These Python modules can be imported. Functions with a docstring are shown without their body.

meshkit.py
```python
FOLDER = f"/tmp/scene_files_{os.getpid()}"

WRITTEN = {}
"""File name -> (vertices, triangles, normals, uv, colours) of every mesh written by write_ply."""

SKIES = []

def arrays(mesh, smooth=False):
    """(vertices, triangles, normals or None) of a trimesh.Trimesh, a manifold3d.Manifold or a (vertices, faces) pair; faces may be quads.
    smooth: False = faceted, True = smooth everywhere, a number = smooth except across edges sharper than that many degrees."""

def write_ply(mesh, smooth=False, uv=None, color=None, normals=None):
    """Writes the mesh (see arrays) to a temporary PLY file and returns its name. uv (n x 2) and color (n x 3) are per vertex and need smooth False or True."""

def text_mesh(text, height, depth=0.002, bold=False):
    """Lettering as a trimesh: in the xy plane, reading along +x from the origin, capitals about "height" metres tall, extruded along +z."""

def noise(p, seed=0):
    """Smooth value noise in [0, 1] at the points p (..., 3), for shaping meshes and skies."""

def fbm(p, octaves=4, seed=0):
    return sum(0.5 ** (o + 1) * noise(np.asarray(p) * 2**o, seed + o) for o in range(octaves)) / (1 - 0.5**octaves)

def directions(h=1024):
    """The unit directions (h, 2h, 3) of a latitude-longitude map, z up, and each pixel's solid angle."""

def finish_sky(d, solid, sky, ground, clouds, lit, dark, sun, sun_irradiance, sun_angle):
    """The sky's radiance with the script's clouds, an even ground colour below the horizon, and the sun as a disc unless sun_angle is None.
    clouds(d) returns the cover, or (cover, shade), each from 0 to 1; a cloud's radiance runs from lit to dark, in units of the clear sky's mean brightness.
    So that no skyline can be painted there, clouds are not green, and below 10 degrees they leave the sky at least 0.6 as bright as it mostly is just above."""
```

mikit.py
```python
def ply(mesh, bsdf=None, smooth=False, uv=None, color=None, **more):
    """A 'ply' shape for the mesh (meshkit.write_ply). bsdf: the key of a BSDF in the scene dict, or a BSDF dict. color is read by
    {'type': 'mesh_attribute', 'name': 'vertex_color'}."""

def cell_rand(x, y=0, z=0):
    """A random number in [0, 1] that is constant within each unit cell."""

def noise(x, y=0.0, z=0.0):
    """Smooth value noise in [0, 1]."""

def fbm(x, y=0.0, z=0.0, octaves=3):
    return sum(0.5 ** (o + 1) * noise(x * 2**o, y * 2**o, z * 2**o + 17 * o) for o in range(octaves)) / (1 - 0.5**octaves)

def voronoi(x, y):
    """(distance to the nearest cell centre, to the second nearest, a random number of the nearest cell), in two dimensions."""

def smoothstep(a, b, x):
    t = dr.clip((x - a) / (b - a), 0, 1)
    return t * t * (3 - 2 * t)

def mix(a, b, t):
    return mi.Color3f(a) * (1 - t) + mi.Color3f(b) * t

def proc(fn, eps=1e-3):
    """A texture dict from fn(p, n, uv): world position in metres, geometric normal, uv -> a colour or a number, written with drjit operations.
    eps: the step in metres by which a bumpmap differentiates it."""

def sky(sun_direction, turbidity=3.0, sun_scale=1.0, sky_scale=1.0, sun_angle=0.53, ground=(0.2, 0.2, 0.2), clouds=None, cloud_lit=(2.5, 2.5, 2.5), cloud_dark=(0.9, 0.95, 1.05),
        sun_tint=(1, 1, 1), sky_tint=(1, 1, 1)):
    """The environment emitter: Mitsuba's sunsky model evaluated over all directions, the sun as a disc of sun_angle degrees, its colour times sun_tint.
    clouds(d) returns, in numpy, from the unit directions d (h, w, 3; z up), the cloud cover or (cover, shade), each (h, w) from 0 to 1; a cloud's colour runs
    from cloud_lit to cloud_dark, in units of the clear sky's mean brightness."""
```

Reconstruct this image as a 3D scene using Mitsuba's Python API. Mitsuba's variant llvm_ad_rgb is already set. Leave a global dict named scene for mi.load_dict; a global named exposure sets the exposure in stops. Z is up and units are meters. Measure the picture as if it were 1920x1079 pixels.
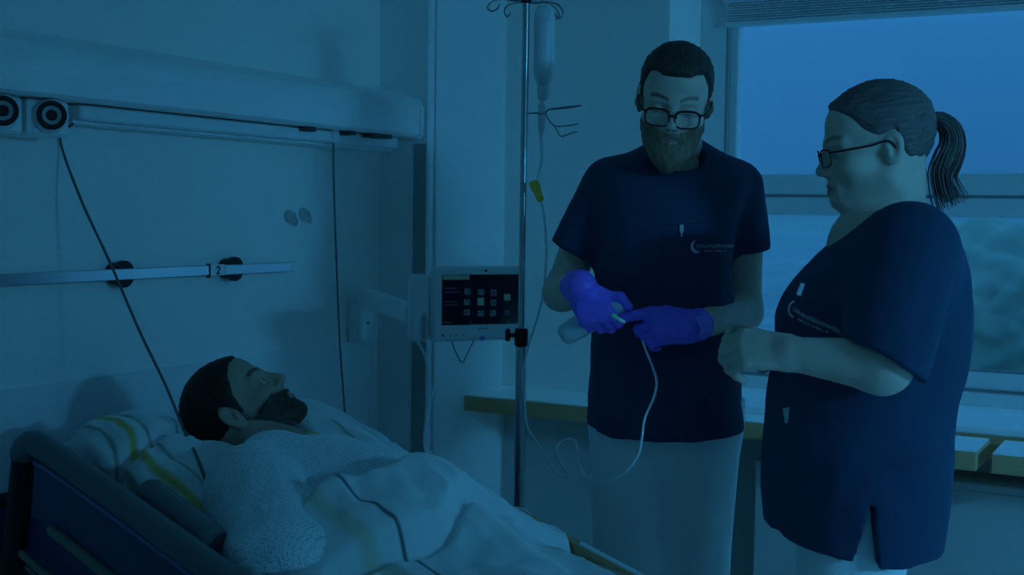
import math, random
import numpy as np, trimesh, mitsuba as mi, mikit, drjit as dr
import manifold3d as m3
from meshkit import noise as nz, fbm as nfbm, text_mesh
T = mi.ScalarTransform4f
random.seed(4)
rng = np.random.default_rng(7)
scene, labels = {}, {}

# ---------------------------------------------------------------- camera
FOC = 2400.0
YAW, PITCH, ROLL = np.radians([28.7, 3.3, 0.79])
CAM = np.array([0, 0, 1.43])
_f = np.array([-math.sin(YAW), math.cos(YAW), 0]); RX = np.array([math.cos(YAW), math.sin(YAW), 0]); UZ = np.array([0, 0, 1.0]); FY = _f
FWD = _f * math.cos(PITCH) - UZ * math.sin(PITCH)
_u2 = UZ * math.cos(PITCH) + _f * math.sin(PITCH)
RGT = RX * math.cos(ROLL) + _u2 * math.sin(ROLL)
UPV = _u2 * math.cos(ROLL) - RX * math.sin(ROLL)
scene['camera'] = {'type': 'thinlens', 'fov': math.degrees(2 * math.atan(960 / FOC)), 'fov_axis': 'x', 'aperture_radius': 0.005, 'focus_distance': 2.72,
                   'near_clip': 0.05, 'far_clip': 2000.0, 'to_world': T().look_at(CAM.tolist(), (CAM + FWD).tolist(), UPV.tolist())}
# ---------------------------------------------------------------- light
TINT = np.array([0.045, 0.372, 1.0])          # overall blue cast, put into the sky light
# an overcast sky: three times as bright at the zenith as at the horizon
scene['sky'] = mikit.sky((-0.3, 0.8, 0.5), turbidity=6, sun_scale=0.0, sky_scale=1.0, sun_angle=None, ground=(0.45, 0.5, 0.42),
                         clouds=lambda d: (np.ones(d.shape[:2]), np.clip(1 - d[..., 2], 0, 1)),
                         cloud_lit=(TINT * 3.0).tolist(), cloud_dark=TINT.tolist(), sky_tint=(0.045, 0.372, 1.0))
exposure = 2.55
LAMP_TINT = np.array([0.068, 0.48, 1.0])
LAMP = 0.15
LAMP2 = 24.0
# lamps: ceiling luminaires added out of view as fill, built further down with the ceiling (radiance LAMP_TINT * LAMP)

def P(px, py, Z):
    """The point that the camera sees at this pixel, at depth Z."""
    return CAM + (FWD + RGT * (px - 960) / FOC - UPV * (py - 539.5) / FOC) * Z

# ---------------------------------------------------------------- materials
def principled(color, rough=0.6, **kw):
    c = color if isinstance(color, dict) else {'type': 'rgb', 'value': list(color)}
    return {'type': 'twosided', 'bsdf': {'type': 'principled', 'base_color': c, 'roughness': rough, 'specular': kw.pop('specular', 0.3), **kw}}
def mat(name, *a, **k):
    scene['m_' + name] = principled(*a, **k); return 'm_' + name
def bumped(name, color, fn, scale, rough=0.8, eps=1e-3, **kw):
    scene['m_' + name] = {'type': 'twosided', 'bsdf': {'type': 'bumpmap', 'arbitrary': mikit.proc(fn, eps), 'scale': scale, 'bsdf': principled(color, rough, **kw)['bsdf']}}
    return 'm_' + name
VC = {'type': 'mesh_attribute', 'name': 'vertex_color'}
def wood_fn(p, n, uv):
    g = mikit.fbm(p.x * 3, p.y * 60, p.z * 60)
    return mikit.mix((0.62, 0.37, 0.19), (0.52, 0.29, 0.14), g)
def wall_fn(p, n, uv):
    g = mikit.fbm(p.x * 1.5, p.y * 1.5, p.z * 1.5)
    return mikit.mix((0.82, 0.80, 0.76), (0.79, 0.77, 0.73), g)
def gown_fn(p, n, uv):
    a = p.x * 0.93 + p.z * 0.36; b = p.y; c = p.z * 0.93 - p.x * 0.36
    k = 2 * math.pi / 0.0105
    d = dr.maximum(dr.sin(a * k) * dr.sin(b * k), dr.maximum(dr.sin(a * k) * dr.sin(c * k), dr.sin(b * k) * dr.sin(c * k)))
    return mikit.mix((0.72, 0.75, 0.76), (0.36, 0.40, 0.44), mikit.smoothstep(0.45, 0.8, d) * (0.5 + 0.5 * mikit.noise(p.x * 40, p.y * 40, p.z * 40)))
def ground_fn(p, n, uv):
    g = mikit.fbm(p.x * 0.02, p.y * 0.03, 0.0); h = mikit.fbm(p.x * 0.3, p.y * 0.3, 4.0)
    return mikit.mix((0.25, 0.29, 0.26), (0.31, 0.34, 0.32), g) * (0.85 + 0.3 * h)
WALL = mat('wall', mikit.proc(wall_fn), 0.75)
CLAD = mat('cladding', (0.44, 0.45, 0.44), 0.55)  # radiator cover grey; also stands in for the ledge shadow on the wall
PANEL = mat('panel', (0.74, 0.75, 0.745), 0.45)
PILLAR = mat('pillar', (0.76, 0.765, 0.76), 0.5)
GREYTRIM = mat('grey_trim', (0.30, 0.32, 0.31), 0.6)
FLOORM = mat('floor', (0.62, 0.63, 0.61), 0.35)
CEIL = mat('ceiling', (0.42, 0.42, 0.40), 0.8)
WALL2 = mat('painted_wall', (0.44, 0.45, 0.42), 0.8)
WOOD = mat('wood', mikit.proc(wood_fn), 0.5)
WHITEP = mat('white_plastic', (0.78, 0.79, 0.78), 0.35)
SILLW = mat('white_laminate', (0.92, 0.92, 0.91), 0.25)
GREYP = mat('grey_plastic', (0.42, 0.43, 0.42), 0.4)
DGREY = mat('dark_plastic', (0.055, 0.06, 0.065), 0.45)
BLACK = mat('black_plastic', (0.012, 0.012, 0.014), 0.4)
RAILG = mat('rail_grip', (0.115, 0.125, 0.135), 0.45)
RAILB = mat('rail_blue', (0.03, 0.045, 0.12), 0.4)
BEIGE = mat('rail_beige', (0.20, 0.185, 0.14), 0.4)
FRAMEW = mat('window_frame', (0.66, 0.68, 0.68), 0.35)
SEAL = mat('seal', (0.22, 0.23, 0.24), 0.6)
SLAT = mat('slat', (0.72, 0.73, 0.73), 0.3, metallic=0.3)
STEEL = mat('steel', (0.50, 0.50, 0.50), 0.32, metallic=1.0)
BRUSHED = mat('brushed_steel', (0.85, 0.85, 0.84), 0.3, metallic=1.0)
WIRE = mat('wire', (0.35, 0.36, 0.37), 0.25, metallic=1.0)
CORD = mat('dark_cord', (0.13, 0.13, 0.12), 0.6)
CORDW = mat('white_cord', (0.75, 0.77, 0.77), 0.45)
TUBING = mat('tubing', (0.86, 0.9, 0.9), 0.12, specular=0.7)
BOTTLE = 'm_bottle'
scene[BOTTLE] = {'type': 'principled', 'base_color': {'type': 'rgb', 'value': [0.92, 0.95, 0.96]}, 'roughness': 0.12, 'spec_trans': 0.55, 'eta': 1.12, 'specular': 0.6} if False else \
    {'type': 'blendbsdf', 'weight': 0.62, 'a': {'type': 'thindielectric'}, 'b': principled((0.88, 0.91, 0.92), 0.2, specular=0.6)}
scene['m_lens'] = {'type': 'thindielectric'}
scene['m_pane'] = {'type': 'thindielectric'}
YELLOW = mat('yellow_clamp', (0.80, 0.50, 0.06), 0.4)
SCREEN = mat('screen', (0.012, 0.018, 0.03), 0.12, specular=0.5)
ICON = mat('icon', (0.42, 0.50, 0.50), 0.5)
ICONY = mat('icon_bright', (0.62, 0.62, 0.40), 0.5)
ICOND = mat('icon_dim', (0.13, 0.15, 0.2), 0.5)
SCRUB = bumped('scrub', (0.020, 0.056, 0.112), lambda p, n, uv: mikit.fbm(p.x * 25, p.y * 25, p.z * 8), 0.004, 0.85, sheen=0.3)
TROUS = mat('trousers', (0.90, 0.90, 0.90), 0.85)
PRINT = mat('white_print', (0.62, 0.64, 0.68), 0.7)
SKIN = mat('skin', VC, 0.5, specular=0.35)
HAIRV = mat('hair', VC, 0.55, specular=0.25)
GLOVE = mat('glove', (0.36, 0.17, 0.88), 0.42, specular=0.35)
GOWN = mat('gown', mikit.proc(gown_fn), 0.9)
NAVY = mat('navy_trim', (0.06, 0.09, 0.2), 0.8)
LINEN = mat('linen', VC, 0.85)
GLASSF = mat('spectacle_frame', (0.012, 0.012, 0.016), 0.3)
EYEW = mat('eye', VC, 0.15, specular=0.6)
BLUECLIP = mat('blue_clip', (0.06, 0.08, 0.45), 0.4)
GREENC = mat('green_connector', (0.30, 0.62, 0.45), 0.35)
LEAF = mat('hazed_foliage', (0.42, 0.47, 0.35), 0.9)  # distance haze is mixed into this pale leaf colour
GRASS = mat('ground', mikit.proc(ground_fn), 0.95)
BARK = mat('bark', (0.16, 0.13, 0.1), 0.9)

# ---------------------------------------------------------------- mesh helpers
def nrm(v):
    v = np.asarray(v, float); return v / np.linalg.norm(v)
def tm(v, f): return trimesh.Trimesh(np.asarray(v, float), np.asarray(f), process=False)
def cat(ms): return trimesh.util.concatenate([x if isinstance(x, trimesh.Trimesh) else x for x in ms])
def from_manifold(m):
    q = m.to_mesh(); return tm(np.array(q.vert_properties[:, :3]), np.array(q.tri_verts))
def box(x0, x1, y0, y1, z0, z1, b=0.0):
    x0, x1 = sorted((x0, x1)); y0, y1 = sorted((y0, y1)); z0, z1 = sorted((z0, z1))
    if b <= 0:
        m = trimesh.creation.box(extents=(x1 - x0, y1 - y0, z1 - z0)); m.apply_translation(((x0 + x1) / 2, (y0 + y1) / 2, (z0 + z1) / 2)); return m
    b = min(b, (x1 - x0) / 2.01, (y1 - y0) / 2.01, (z1 - z0) / 2.01)
    pts = []
    for sx in (0, 1):
        for sy in (0, 1):
            for sz in (0, 1):
                c = np.array([(x0, x1)[sx], (y0, y1)[sy], (z0, z1)[sz]]); s = np.array([1 - 2 * sx, 1 - 2 * sy, 1 - 2 * sz]) * b
                for k in range(3):
                    o = s.copy(); o[k] = 0; pts.append(c + o)
    return from_manifold(m3.Manifold.hull_points(pts))
def obox(c, axes, half, b=0.004):
    """A chamfered box with its own axes (rows of axes)."""
    m = box(-half[0], half[0], -half[1], half[1], -half[2], half[2], b)
    m.vertices = m.vertices @ np.asarray(axes) + np.asarray(c); return m
def spline(pts, n=12):
    p = np.asarray(pts, float)
    if len(p) < 3: return np.vstack([p[0] + (p[1] - p[0]) * t for t in np.linspace(0, 1, max(2, n // 4))])
    e = np.vstack([2 * p[0] - p[1], p, 2 * p[-1] - p[-2]]); out = []
    for i in range(1, len(e) - 2):
        t = np.linspace(0, 1, n, endpoint=False)[:, None]
        a, b, c, d = e[i - 1], e[i], e[i + 1], e[i + 2]
        out.append(0.5 * (2 * b + (c - a) * t + (2 * a - 5 * b + 4 * c - d) * t ** 2 + (3 * b - a - 3 * c + d) * t ** 3))
    return np.vstack(out + [p[-1:]])
def tube(pts, r, sides=8, sm=True, n=12):
    p = spline(pts, n) if sm else np.asarray(pts, float)
    t = np.gradient(p, axis=0); t /= np.linalg.norm(t, axis=1, keepdims=True) + 1e-12
    a = np.cross(t[0], [0, 0, 1.0] if abs(t[0][2]) < 0.9 else [1.0, 0, 0]); a = nrm(a); A = [a]
    for i in range(1, len(p)):
        a = a - t[i] * (a @ t[i]); a = nrm(a); A.append(a)
    A = np.array(A); B = np.cross(t, A); R = np.broadcast_to(np.interp(np.linspace(0, 1, len(p)), np.linspace(0, 1, len(np.atleast_1d(r))), np.atleast_1d(r)), (len(p),))
    g = np.arange(sides) * 2 * np.pi / sides
    v = (p[:, None] + R[:, None, None] * (np.cos(g)[None, :, None] * A[:, None] + np.sin(g)[None, :, None] * B[:, None])).reshape(-1, 3)
    i, j = np.meshgrid(np.arange(len(p) - 1), np.arange(sides), indexing='ij')
    q = np.stack([i * sides + j, i * sides + (j + 1) % sides, (i + 1) * sides + (j + 1) % sides, (i + 1) * sides + j], -1).reshape(-1, 4)
    f = [q[:, [0, 1, 2]], q[:, [0, 2, 3]]]
    n0 = len(v); v = np.vstack([v, p[:1], p[-1:]]); k = np.arange(sides)
    f.append(np.stack([(k + 1) % sides, k, np.full(sides, n0)], 1)); L = (len(p) - 1) * sides
    f.append(np.stack([L + k, L + (k + 1) % sides, np.full(sides, n0 + 1)], 1))
    return tm(v, np.vstack(f))
def lathe(prof, c, axis=(0, 0, 1), n=32):
    """prof: (radius, height) pairs along axis from c."""
    z = nrm(axis); x = nrm(np.cross(z, [0, 0, 1] if abs(z[2]) < 0.9 else [1, 0, 0])); y = np.cross(z, x)
    g = np.arange(n) * 2 * np.pi / n; v = []
    for r, h in prof:
        v.append(np.asarray(c) + z * h + r * (np.cos(g)[:, None] * x + np.sin(g)[:, None] * y))
    v = np.vstack(v); i, j = np.meshgrid(np.arange(len(prof) - 1), np.arange(n), indexing='ij')
    q = np.stack([i * n + j, i * n + (j + 1) % n, (i + 1) * n + (j + 1) % n, (i + 1) * n + j], -1).reshape(-1, 4)
    return tm(v, np.vstack([q[:, [0, 1, 2]], q[:, [0, 2, 3]]]))
def prism(poly, axis, a, b):
    """A closed outline (k x 2, in the two remaining axes in order) pulled along axis from a to b."""
    poly = np.asarray(poly, float); k = len(poly); o = [i for i in range(3) if i != axis]
    v = np.zeros((2 * k, 3)); v[:k, axis] = a; v[k:, axis] = b; v[:k, o] = poly; v[k:, o] = poly
    f = []
    for i in range(k): j = (i + 1) % k; f += [[i, j, k + j], [i, k + j, k + i]]
    import mapbox_earcut
    t = mapbox_earcut.triangulate_float64(poly, np.array([k], np.uint32)).reshape(-1, 3)
    m = tm(v, np.vstack([np.array(f), t[:, ::-1], t + k])); trimesh.repair.fix_normals(m); return m

PLACE = [None]            # where the next meshes stand: a map from their own frame (the bed's) to the room
def put(key, mesh, m, smooth=35, label=None, category=None, group=None, kind=None, color=None):
    if PLACE[0] is not None: mesh = mesh.copy(); mesh.vertices = PLACE[0](mesh.vertices)
    base, n = key, 0
    while key in scene: n += 1; key = f'{base}_{n:03d}'
    scene[key] = mikit.ply(mesh, m, smooth=True if color is not None else smooth, color=color)
    tag(key, label, category, group, kind); return key
def tag(key, label=None, category=None, group=None, kind=None):
    d = {k: v for k, v in dict(label=label, category=category, group=group, kind=kind).items() if v}
    if d: labels[key] = d
    return key

# ---------------------------------------------------------------- implicit surfaces, for bodies, clothes and bedding
def mesh_sdf(fn, lo, hi, h):
    """Surface nets of fn(p) < 0 in the box, evaluated only near the surface."""
    lo, hi = np.asarray(lo, float), np.asarray(hi, float); B = 4
    nb = np.ceil((hi - lo) / (h * B)).astype(int) + 1
    ci = np.stack(np.meshgrid(*[np.arange(k) for k in nb], indexing='ij'), -1).reshape(-1, 3)
    d = fn(lo + (ci + 0.5) * B * h - 0.5 * h)
    near = np.abs(d) < B * h * 0.87 * 1.9
    V = np.repeat(np.repeat(np.repeat(np.where(d < 0, -1.0, 1.0).reshape(nb), B, 0), B, 1), B, 2).astype(np.float32)
    off = np.stack(np.meshgrid(*[np.arange(B)] * 3, indexing='ij'), -1).reshape(-1, 3)
    gi = (ci[near][:, None] * B + off[None]).reshape(-1, 3)
    V[gi[:, 0], gi[:, 1], gi[:, 2]] = fn(lo + gi * h)
    ins = V < 0
    cnt = np.zeros(tuple(s - 1 for s in V.shape), np.int8)
    cs = [(a, b, c) for a in (0, 1) for b in (0, 1) for c in (0, 1)]
    sl = lambda A, o: A[o[0]:A.shape[0] - 1 + o[0], o[1]:A.shape[1] - 1 + o[1], o[2]:A.shape[2] - 1 + o[2]]
    for o in cs: cnt += sl(ins, o)
    cells = np.argwhere((cnt > 0) & (cnt < 8)); idx = -np.ones(cnt.shape, int); idx[tuple(cells.T)] = np.arange(len(cells))
    vals = {o: V[cells[:, 0] + o[0], cells[:, 1] + o[1], cells[:, 2] + o[2]] for o in cs}
    acc = np.zeros((len(cells), 3)); num = np.zeros(len(cells))
    for a in cs:
        for k in range(3):
            if a[k] == 0:
                b = list(a); b[k] = 1; b = tuple(b)
                x, y = vals[a], vals[b]; cr = (x < 0) != (y < 0); t = np.where(cr, x / np.where(cr, x - y, 1), 0)
                pos = np.array(a, float)[None] + t[:, None] * np.eye(3)[k]; acc[cr] += pos[cr]; num[cr] += 1
    v = lo + (cells + acc / num[:, None]) * h
    faces = []
    for k in range(3):
        o = [0, 0, 0]; o[k] = 1; i2, i3 = (k + 1) % 3, (k + 2) % 3
        A = ins[tuple(slice(0, s - 1) if q == k else slice(1, s - 1) for q, s in enumerate(ins.shape))]
        Bq = ins[tuple(slice(1, s) if q == k else slice(1, s - 1) for q, s in enumerate(ins.shape))]
        e = np.argwhere(A != Bq); flip = A[tuple(e.T)]
        e = e + np.array([0 if q == k else 1 for q in range(3)])
        def cell(d2, d3):
            c = e.copy(); c[:, i2] -= d2; c[:, i3] -= d3; return idx[tuple(c.T)]
        q = np.stack([cell(1, 1), cell(0, 1), cell(0, 0), cell(1, 0)], 1); q[~flip] = q[~flip][:, ::-1]; faces.append(q)
    q = np.vstack(faces); q = q[(q >= 0).all(1)]
    return tm(v, np.vstack([q[:, [0, 1, 2]], q[:, [0, 2, 3]]]))
def smin(a, b, k):
    h = np.clip(0.5 + 0.5 * (b - a) / k, 0, 1); return b + (a - b) * h - k * h * (1 - h)
def smax(a, b, k): return -smin(-a, -b, k)
def cone(p, a, b, ra, rb):
    a, b = np.asarray(a, float), np.asarray(b, float); ba = b - a; t = np.clip((p - a) @ ba / (ba @ ba), 0, 1)
    return np.linalg.norm(p - a - t[:, None] * ba, axis=1) - (ra + (rb - ra) * t)
def ell(p, c, r, R=None):
    q = p - np.asarray(c, float)
    if R is not None: q = q @ np.asarray(R).T            # rows of R: the ellipsoid's axes
    r = np.asarray(r, float); k0 = np.linalg.norm(q / r, axis=1); k1 = np.linalg.norm(q / r ** 2, axis=1)
    return k0 * (k0 - 1) / np.maximum(k1, 1e-9)
def loft(p, zs, cx, cy, a, b, e=2.0):
    """Upright trunk: (super)elliptic sections; the lists run over the heights zs."""
    from scipy.interpolate import PchipInterpolator as PI
    z = np.clip(p[:, 2], zs[0], zs[-1]); X, Y, A, Bv = (PI(zs, w)(z) for w in (cx, cy, a, b))
    qx, qy = np.abs(p[:, 0] - X) / A, np.abs(p[:, 1] - Y) / Bv
    k = (qx ** e + qy ** e) ** (1 / e) + 1e-9
    d = (k - 1) * np.minimum(A, Bv) * 0.55 + (k - 1) * 0.45 * np.hypot(p[:, 0] - X, p[:, 1] - Y) / k
    return np.maximum(np.maximum(d, p[:, 2] - zs[-1]), zs[0] - p[:, 2])
def frame_of(fwd, up):
    y = nrm(fwd); x = nrm(np.cross(y, nrm(up))); return np.array([x, y, np.cross(x, y)])   # rows: right, forward, up

class Head:
    """Head in its own frame (x its right, y forward, z up, origin between the ears)."""
    def __init__(s, c, fwd, up, scale=1.0, jaw=1.0, nose=1.0, fat=0.0, mouth=0.0, holes=True, chin=0.0):
        s.c, s.R, s.k, s.jaw, s.nose, s.fat, s.mouth, s.holes, s.chin = np.asarray(c), frame_of(fwd, up), scale, jaw, nose, fat, mouth, holes, chin
    def loc(s, p): return (p - s.c) @ s.R.T / s.k
    def world(s, q): return np.asarray(q) * s.k @ s.R + s.c
    def skull(s, q):
        d = ell(q, (0, -0.012, 0.034), (0.076, 0.096, 0.086))
        d = smin(d, ell(q, (0, 0.034, -0.03 + s.chin * .5), (0.058 + s.fat * .5, 0.056, 0.086 - s.chin * .6)), 0.03)
        return d
    def sdf(s, p):
        q = s.loc(p); qa = q.copy(); qa[:, 0] = np.abs(q[:, 0]); N, J = s.nose, s.jaw
        d = s.skull(q)
        d = smin(d, ell(q, (0, 0.046, 0.056), (0.054, 0.040, 0.040)), 0.025)
        d = smin(d, cone(qa, (0.050 * J + s.fat, -0.002, -0.055), (0.018 * J, 0.070, -0.098 + s.chin), 0.019, 0.018), 0.03)
        d = smin(d, ell(q, (0, 0.080, -0.100 + s.chin), (0.022 * J, 0.016, 0.017)), 0.02)
        d = smin(d, ell(qa, (0.044 + s.fat * .6, 0.058, -0.025), (0.022, 0.024, 0.022)), 0.025)
        d = smin(d, cone(qa, (0.006, 0.087, 0.022), (0.046, 0.070, 0.020), 0.0095, 0.008), 0.016)
        d = smax(d, -ell(qa, (0.032, 0.098, 0.001), (0.019, 0.017, 0.0125)), 0.012)
        d = smin(d, ell(qa, (0.032, 0.0745, 0.001), (0.0135, 0.0125, 0.0125)), 0.004)           # the closed or hidden lid's bulge
        d = smin(d, cone(q, (0, 0.089, 0.014), (0, 0.106 * N ** .2, -0.022), 0.0075, 0.0098), 0.010)
        d = smin(d, ell(q, (0, 0.1075 + 0.012 * (N - 1), -0.0275), (0.0118, 0.0115, 0.0095)), 0.007)
        d = smin(d, ell(qa, (0.0125, 0.096, -0.032), (0.0075, 0.011, 0.0075)), 0.006)
        if s.holes: d = smax(d, -ell(qa, (0.0062, 0.1035, -0.0400), (0.0030, 0.0048, 0.0032)), 0.002)
        d = smin(d, ell(q, (0, 0.089, -0.031), (0.014, 0.013, 0.014)), 0.006)
        d = smin(d, ell(q, (0, 0.083, -0.060), (0.030, 0.014, 0.020)), 0.014)
        d = smin(d, cone(qa, (0.003, 0.0965, -0.0565), (0.019, 0.087, -0.0590), 0.0050, 0.0030), 0.006)
        d = smin(d, cone(qa, (0.000, 0.0955, -0.0690), (0.017, 0.087, -0.0655), 0.0062, 0.0034), 0.006)
        d = smax(d, -cone(qa, (0.0, 0.1025, -0.0625), (0.022, 0.0905, -0.0620 + s.mouth), 0.0022, 0.0014), 0.003)
        ear = ell(qa, (0.079, -0.013, -0.002), (0.008, 0.019, 0.032), np.array([[1, 0.35, 0], [-0.3, 0.95, 0.18], [0, -0.18, 0.98]]))
        ear = smax(ear, -ell(qa, (0.087, -0.009, 0.002), (0.007, 0.010, 0.019)), 0.005)
        ear = smin(ear, ell(qa, (0.083, -0.002, -0.008), (0.004, 0.005, 0.008)), 0.004)
        d = smin(d, ear, 0.007)
        return d * s.k
    def colors(s, v, skin, brow, lip=None, stubble=None, amount=0.0):
        q = s.loc(v); c = np.tile(np.asarray(skin, float), (len(v), 1)); ax = np.abs(q[:, 0]); near = np.linalg.norm(q, axis=1) < 0.17
        c *= (0.93 + 0.14 * nfbm(v * 60, 2, 3))[:, None]
        m = lambda w, col: c.__setitem__(slice(None), c * (1 - w[:, None]) + np.asarray(col) * w[:, None])
        front = (q[:, 1] > 0.05) & near
        red = np.clip(1 - np.linalg.norm((q - [0, .104, -.028]) / [.022, .02, .018], axis=1), 0, 1) * 0.25 * front
        m(red, np.asarray(skin) * [1.05, .7, .65])
        if stubble is not None:
            w = np.clip((-0.028 - q[:, 2] - np.clip(0.05 - ax, 0, 1) * 0.3) / 0.014, 0, 1) * (q[:, 1] > -0.012) * (ax < 0.0735) * near
            w = np.maximum(w, np.clip(1 - np.abs(q[:, 1] - 0.002) / 0.018, 0, 1) * (q[:, 2] < 0.015) * (ax > 0.055) * (ax < 0.0735) * near)
            w *= 1 - np.clip(1.4 - np.linalg.norm((q - [0, .094, -.0635]) / [.023, .02, .0085], axis=1), 0, 1)
            w *= np.clip((q[:, 2] + 0.135) / 0.02, 0, 1)
            m(np.clip(w, 0, 1) * amount * (0.75 + 0.5 * nfbm(v * 250, 2, 5)).clip(0, 1), stubble)
        if lip is not None: m(np.clip(1.6 - np.linalg.norm((q - [0, .0935, -.0635]) / [.021, .012, .0095], axis=1), 0, 1) * front, lip)
        arch = 0.0265 + 0.006 * np.sin(np.clip((ax - 0.012) / 0.04, 0, 1) * 2.6)
        w = np.clip(1.5 - np.abs(q[:, 2] - arch) / 0.0042, 0, 1) * np.clip((ax - 0.010) / 0.004, 0, 1) * np.clip((0.055 - ax) / 0.006, 0, 1) * front
        m(w * 0.8, brow)
        w = np.clip(1.4 - np.linalg.norm(np.c_[(ax - 0.032) / 0.0145, (q[:, 2] + 0.0035) / 0.0022], axis=1), 0, 1) * front
        m(w * 0.75, np.asarray(brow) * 0.6)
        m((np.linalg.norm((np.c_[ax, q[:, 1:]] - [.0062, .103, -.0385]) / [.0045, .008, .005], axis=1) < 1) * 0.7, np.asarray(skin) * 0.2)  # nostril shade painted into the skin colour
        return c.clip(0.003, 1)

def hand(W, d, n, side, curls, thumb, k=1.0, spread=0.05, fat=1.0):
    """Bones of one hand: W wrist, d wrist to knuckles, n out of the palm, side +1 right hand. curls: four triples of degrees, index first. thumb: two directions in (d, n, s)."""
    d = nrm(d); n = nrm(np.asarray(n) - d * (np.asarray(n) @ d)); s = np.cross(d, n) * side
    L = [(.042, .026, .021), (.046, .030, .022), (.042, .028, .022), (.034, .021, .019)]
    off = [.030, .010, -.010, -.029]; base = [.088, .091, .086, .078]; rad = [.0090, .0093, .0088, .0078]
    palm, fingers = [], []
    W = np.asarray(W, float)
    for i in range(4):
        m = W + (d * base[i] + s * off[i]) * k
        palm.append((W + s * off[i] * 0.55 * k + d * 0.012 * k, m, 0.0155 * k * fat, 0.0120 * k * fat))
        a = 0.0; pts = [m]; dd = nrm(d + s * off[i] / 0.03 * spread)
        for j in range(3):
            a += math.radians(curls[i][j]); pts.append(pts[-1] + (dd * math.cos(a) + n * math.sin(a)) * L[i][j] * k)
        fingers.append([(pts[j], pts[j + 1], rad[i] * k * fat * (1 - .07 * j), rad[i] * k * fat * (1 - .07 * (j + 1))) for j in range(3)])
    t0 = W + (d * 0.022 + s * 0.020 + n * 0.004) * k; t1 = W + (d * 0.050 + s * 0.040 + n * 0.018) * k
    palm.append((t0, t1, 0.0165 * k * fat, 0.0125 * k * fat))
    v = lambda q: nrm(d * q[0] + n * q[1] + s * q[2])
    t2 = t1 + v(thumb[0]) * 0.034 * k; t3 = t2 + v(thumb[1]) * 0.028 * k
    fingers.append([(t1, t2, 0.0112 * k * fat, 0.0100 * k * fat), (t2, t3, 0.0102 * k * fat, 0.0088 * k * fat)])
    return palm, fingers
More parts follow.
